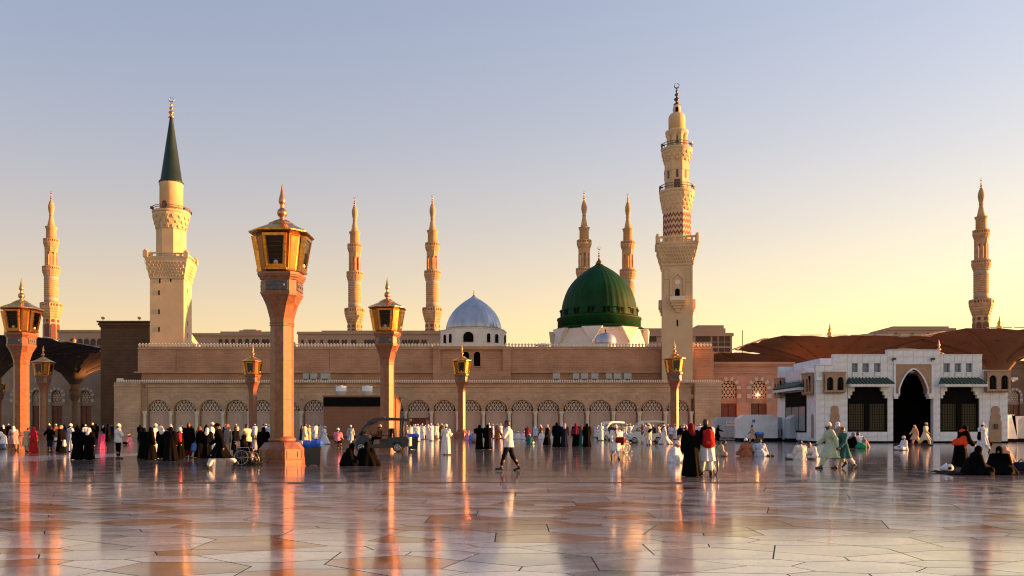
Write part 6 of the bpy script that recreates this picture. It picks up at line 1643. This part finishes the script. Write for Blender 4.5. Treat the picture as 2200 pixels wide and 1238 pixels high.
P('largest woman in billowing black abaya in the middle of dark group', 367, 990, 916, 'abaya', 'A', 'black', c3='black', head='longscarf', wide=.09)
P('woman in black with white headscarf carrying the bright red bag', 386, 986, 917, 'abaya', 'R', 'black', c3='W', head='scarf', wide=.0, skin=0)
yb = GY(986); bag('backpack', 'bright red bag on the back of a black clad woman in the dark group', (WX(391,yb), yb-.24, .98), [('rc',(0,0,-.14),(-.03,0,.12),.09,.10)], 'red', strap=[(0,.05,.25),(.02,.15,.32)])
P('bareheaded man in dark coat and red patterned skirt in the dark group', 405, 985, 907, 'kameez', 'A', 'soft', c2='dred', head='hair', hair='brown', skin=1)
bag('cloth_bag', 'bright blue bag held low in the gap of the dark group', (WX(417,GY(985)), GY(985)-.05, .42), [('rc',(-.02,0,0),(.02,0,.18),.14,.12)], 'blue', strap=[(-.05,0,.25),(0,0,.42),(.05,0,.25)])
P('person in black with patterned brown headcloth right of the blue bag', 428, 983, 915, 'abaya', 'RA', 'black', c3='brown', head='scarf')
P('woman in black with long white headscarf left of the striding man', 445, 985, 920, 'abaya', 'A', 'black', c3='W', head='longscarf')
P('man in white robe and white cap behind the striding man in black', 455, 972, 907, 'thobe', 'R', 'W', head='cap', skin=1)
P('elderly man in grey vest with orange hair right behind the striding man', 489, 984, 911, 'shirt', 'LT', 'grey', c2='beige', head='cap', c3='rust', skin=0)
P('woman in black abaya seated in the wheelchair', 519, 999, 0, 'abaya', 'R', 'black', c3='black', head='scarf', pose='chair', h=.86)
P('man in pale yellow shirt standing behind the wheelchair', 532, 982, 910, 'shirt', 'LA', 'cream', c2='soft', head='hair', sleeve='long', pose='push', skin=0)
P('man in dark clothes between the wheelchair and the elderly man', 506, 984, 915, 'kameez', 'R', 'soft', c2='soft', head='hair', skin=1)
P('woman in black abaya kneeling in front of the wheelchair', 543, 998, 0, 'abaya', 'L', 'black', c3='black', head='scarf', pose='sitlean', h=1.05)
P('woman in flowing black abaya sitting against the tallest lamp pedestal', 566, 994, 0, 'abaya', 'A', 'black', c3='black', head='longscarf', pose='stand', h=.84, wide=.09)
P('person in pale blue far behind beside the tallest lamp shaft', 577, 950, 912, 'thobe', 'A', 'pblue', head='cap')
# centre left
P('man in cream robe walking right behind the blue lined bin', 655, 962, 908, 'kameez', 'R', 'cream', c2='W', head='hair', skin=2, pose='stand')
P('man in navy vest left of the cream robe behind the bin', 648, 957, 914, 'kameez', 'R', 'navy', c2='W', head='hair', skin=1)
P('person in pale pink robe right of the cream robe behind the bin', 664, 948, 914, 'thobe', 'R', 'peach', head='cap', skin=1)
P('man in white robe and cap walking right with arm swung back', 697, 955, 914, 'thobe', 'R', 'W', head='cap', pose='walk', skin=1)
P('man in pink shirt sitting on a stool filming toward the mosque', 725, 966, 0, 'shirt', 'A', 'pink', c2='soft', head='cap', pose='chair', sleeve='short', skin=1, h=1.0)
st = thing('stool', 'small folding stool under the man in pink shirt', 'stool', (WX(725,GY(966)), GY(966)-.05, 0)); q = MB(); q.box(-.18,.18,-.2,.15,.36,.40); q.build('seat', M_RAIL, st)
for sx in (-1,1):
    for sy in (-1,1): q = MB(); q.tube([(sx*.16,sy*.15,.36),(sx*.18,-sy*.17,0)], .012, 5); q.build('leg', M_RAIL, st)
P('man in blue grey tunic with dark strap walking left of the cart', 753, 957, 912, 'kameez', 'A', 'bgrey', c2='bgrey', head='cap', pose='walk', skin=1)
P('driver in dark jacket sitting at the wheel of the blue cart', 815, 971, 0, 'shirt', 'L', 'brown', c2='soft', c3='w', head='cap', sleeve='long', pose='drive', h=.93, skin=2, z=.30)
# centre right standing women
P('woman in long pink and white veil over a black skirt', 1176, 957, 912, 'abaya', 'L', 'black', c3='peach', head='longscarf', walk=.06, skin=1)
P('tall woman in black abaya, first in the row right of pink veil', 1196, 962, 907, 'abaya', 'A', 'black', c3='black', head='scarf')
P('woman in navy abaya with lilac headscarf in the row right of pink veil', 1213, 962, 909, 'abaya', 'A', 'navy', c3='lilac', head='scarf')
P('woman in maroon cape over black skirt in the standing row', 1237, 960, 909, 'cape', 'A', 'black', c2='maroon', head=None)
P('woman in teal robe half hidden in the standing row', 1249, 960, 914, 'abaya', 'A', 'teal', c3='brown', head='scarf')
P('broad woman in black abaya at the right end of standing row', 1261, 961, 909, 'abaya', 'A', 'black', c3='black', head='longscarf', wide=.04)
P('man in cream vest and pale trousers with black bag before white cart', 1393, 957, 909, 'kameez', 'A', 'cream', c2='pblue', head='cap', c3='W', skin=2)
bag('shoulder_bag', 'black bag on the back of the man in cream vest', (WX(1396,GY(957)), GY(957)-.22, 1.15), [('rc',(-.08,0,-.08),(.05,0,.06),.11,.10)], 'black', strap=[(0,.02,.1),(-.15,.1,.3)])
P('man in long white robe walking at the rear of the white cart', 1428, 955, 911, 'thobe', 'L', 'W', head='cap', pose='walk', skin=2)
P('man in white shirt and grey trousers right of the long white robe', 1441, 950, 914, 'shirt', 'T', 'W', c2='grey', head='hair', pose='hold', skin=2)
P('man in dark jacket just left of the red headscarf woman', 1461, 952, 914, 'shirt', 'A', 'soft', c2='beige', head='hair', sleeve='long', skin=1)
P('dark figure holding a stick beside the barred gate', 1541, 950, 912, 'kameez', 'R', 'soft', c2='soft', head='hair', pose='push', skin=2)
P('person in dark red shirt standing before the arcade right of striding man', 1133, 948, 914, 'kameez', 'A', 'maroon', c2='soft', head='hair', skin=2)
P('person crouching with a red and teal back right of dark red shirt', 1138, 955, 0, 'kameez', 'A', 'teal', c2='w', head='cap', pose='sit', h=.95, skin=1)
P('person in pale blue tunic standing right of the crouching figure', 1150, 945, 914, 'kameez', 'A', 'pblue', c2='rust', head='ghutra', skin=1)
P('person in pink sitting at the small lamp base', 1003, 946, 0, 'abaya', 'R', 'pink', c3='pink', head='scarf', pose='sit', h=1.15, skin=1)
P('person in blue tunic sitting right of the small lamp base', 1012, 951, 0, 'kameez', 'R', 'blue', c2='rust', head='ghutra', c3='pblue', pose='situp', h=1.1, skin=1)
P('man in dark blue shirt left of the small lamp base', 982, 940, 914, 'kameez', 'A', 'blue', c2='soft', head='hair', skin=1)

# ------------------------------------------------------------------ far crowd in front of the arcade
rnd = random.Random(11)
def crowd(area, n, x0, x1, y0, y1, palette, grp, dark=False):
    xs = sorted(x0+(x1-x0)*(i+.5)/n + rnd.uniform(-.35,.35)*(x1-x0)/n for i in range(n))
    for i, px in enumerate(xs):
        py = rnd.uniform(y0, y1); c = rnd.choice(palette); who = c
        poses = ['stand','stand','hold','walk','pray','back']; pose = rnd.choice(poses)
        nm = {'W':'white','w':'off-white','cream':'cream','pblue':'pale blue','black':'black','soft':'black','brown':'brown','maroon':'maroon','grey':'grey','peach':'pinkish','beige':'beige','pink':'pink','navy':'navy','teal':'teal','bgrey':'blue grey'}[c]
        kind = 'abaya' if (c in ('black','navy','maroon','teal','pink') and rnd.random() < .7) else rnd.choice(['thobe','thobe','kameez'])
        lb = 'distant person in %s, %s from the left %s' % (nm, ordw[i] if i < 20 else 'last', area)
        hd = 'scarf' if kind == 'abaya' else rnd.choice(['cap','cap','ghutra','hair'])
        pose = 'stand' if kind == 'abaya' else pose
        person(lb, px, py, kind, rnd.choice([90, 70, 110, -90, 0, 180, 45, 135]), c, c2=rnd.choice(['W','w','W','grey']), c3=(c if kind == 'abaya' else 'W'), head=hd, pose=pose, skin=rnd.choice([0,1,1,2]), near=False, h=rnd.uniform(.92,1.02), group=grp)
WH = ['W','W','W','W','w','pblue','brown','W']
crowd('at the open arcade doorway', 15, 872, 956, 941, 949, WH, 'worshippers at the doorway')
crowd('left of the striding man', 9, 1040, 1092, 939, 946, WH, 'worshippers left of the striding man')
crowd('behind the blue lined bin', 6, 672, 700, 938, 945, ['W','w','W','peach'], 'worshippers behind the bin')
crowd('around the white carts', 20, 1284, 1378, 936, 949, WH+['soft','cream','W'], 'worshippers at the white carts')
crowd('behind the right white cart', 14, 1378, 1452, 936, 946, WH, 'worshippers behind the right cart')
crowd('behind the veiled women row', 8, 1155, 1282, 936, 943, ['W','brown','peach','W','beige','soft'], 'worshippers behind the veiled women')
crowd('behind the red backpack', 5, 1462, 1512, 938, 946, ['soft','beige','W','brown'], 'people behind the backpack')
crowd('behind the left abaya pair', 14, 92, 248, 936, 952, ['black','soft','black','black','navy','W','black','brown'], 'people behind the left group')
crowd('at the left picture edge', 4, 2, 45, 942, 956, ['brown','black','maroon','soft'], 'people at the left edge')
crowd('behind the dark group', 10, 296, 500, 938, 950, ['soft','black','black','W','soft'], 'people behind the dark group')
crowd('behind the wheelchair', 5, 500, 585, 938, 948, ['black','soft','pblue','w'], 'people behind the wheelchair')
for i, px in enumerate((1100, 1113, 1126, 1164, 1190)):
    person('distant white clad worshipper sitting before the arcade, %s from the left' % ordw[i], px, 944, 'thobe', 90, 'W', head='cap', pose='sit', skin=1, near=False, group='sitting worshippers', h=1.0)
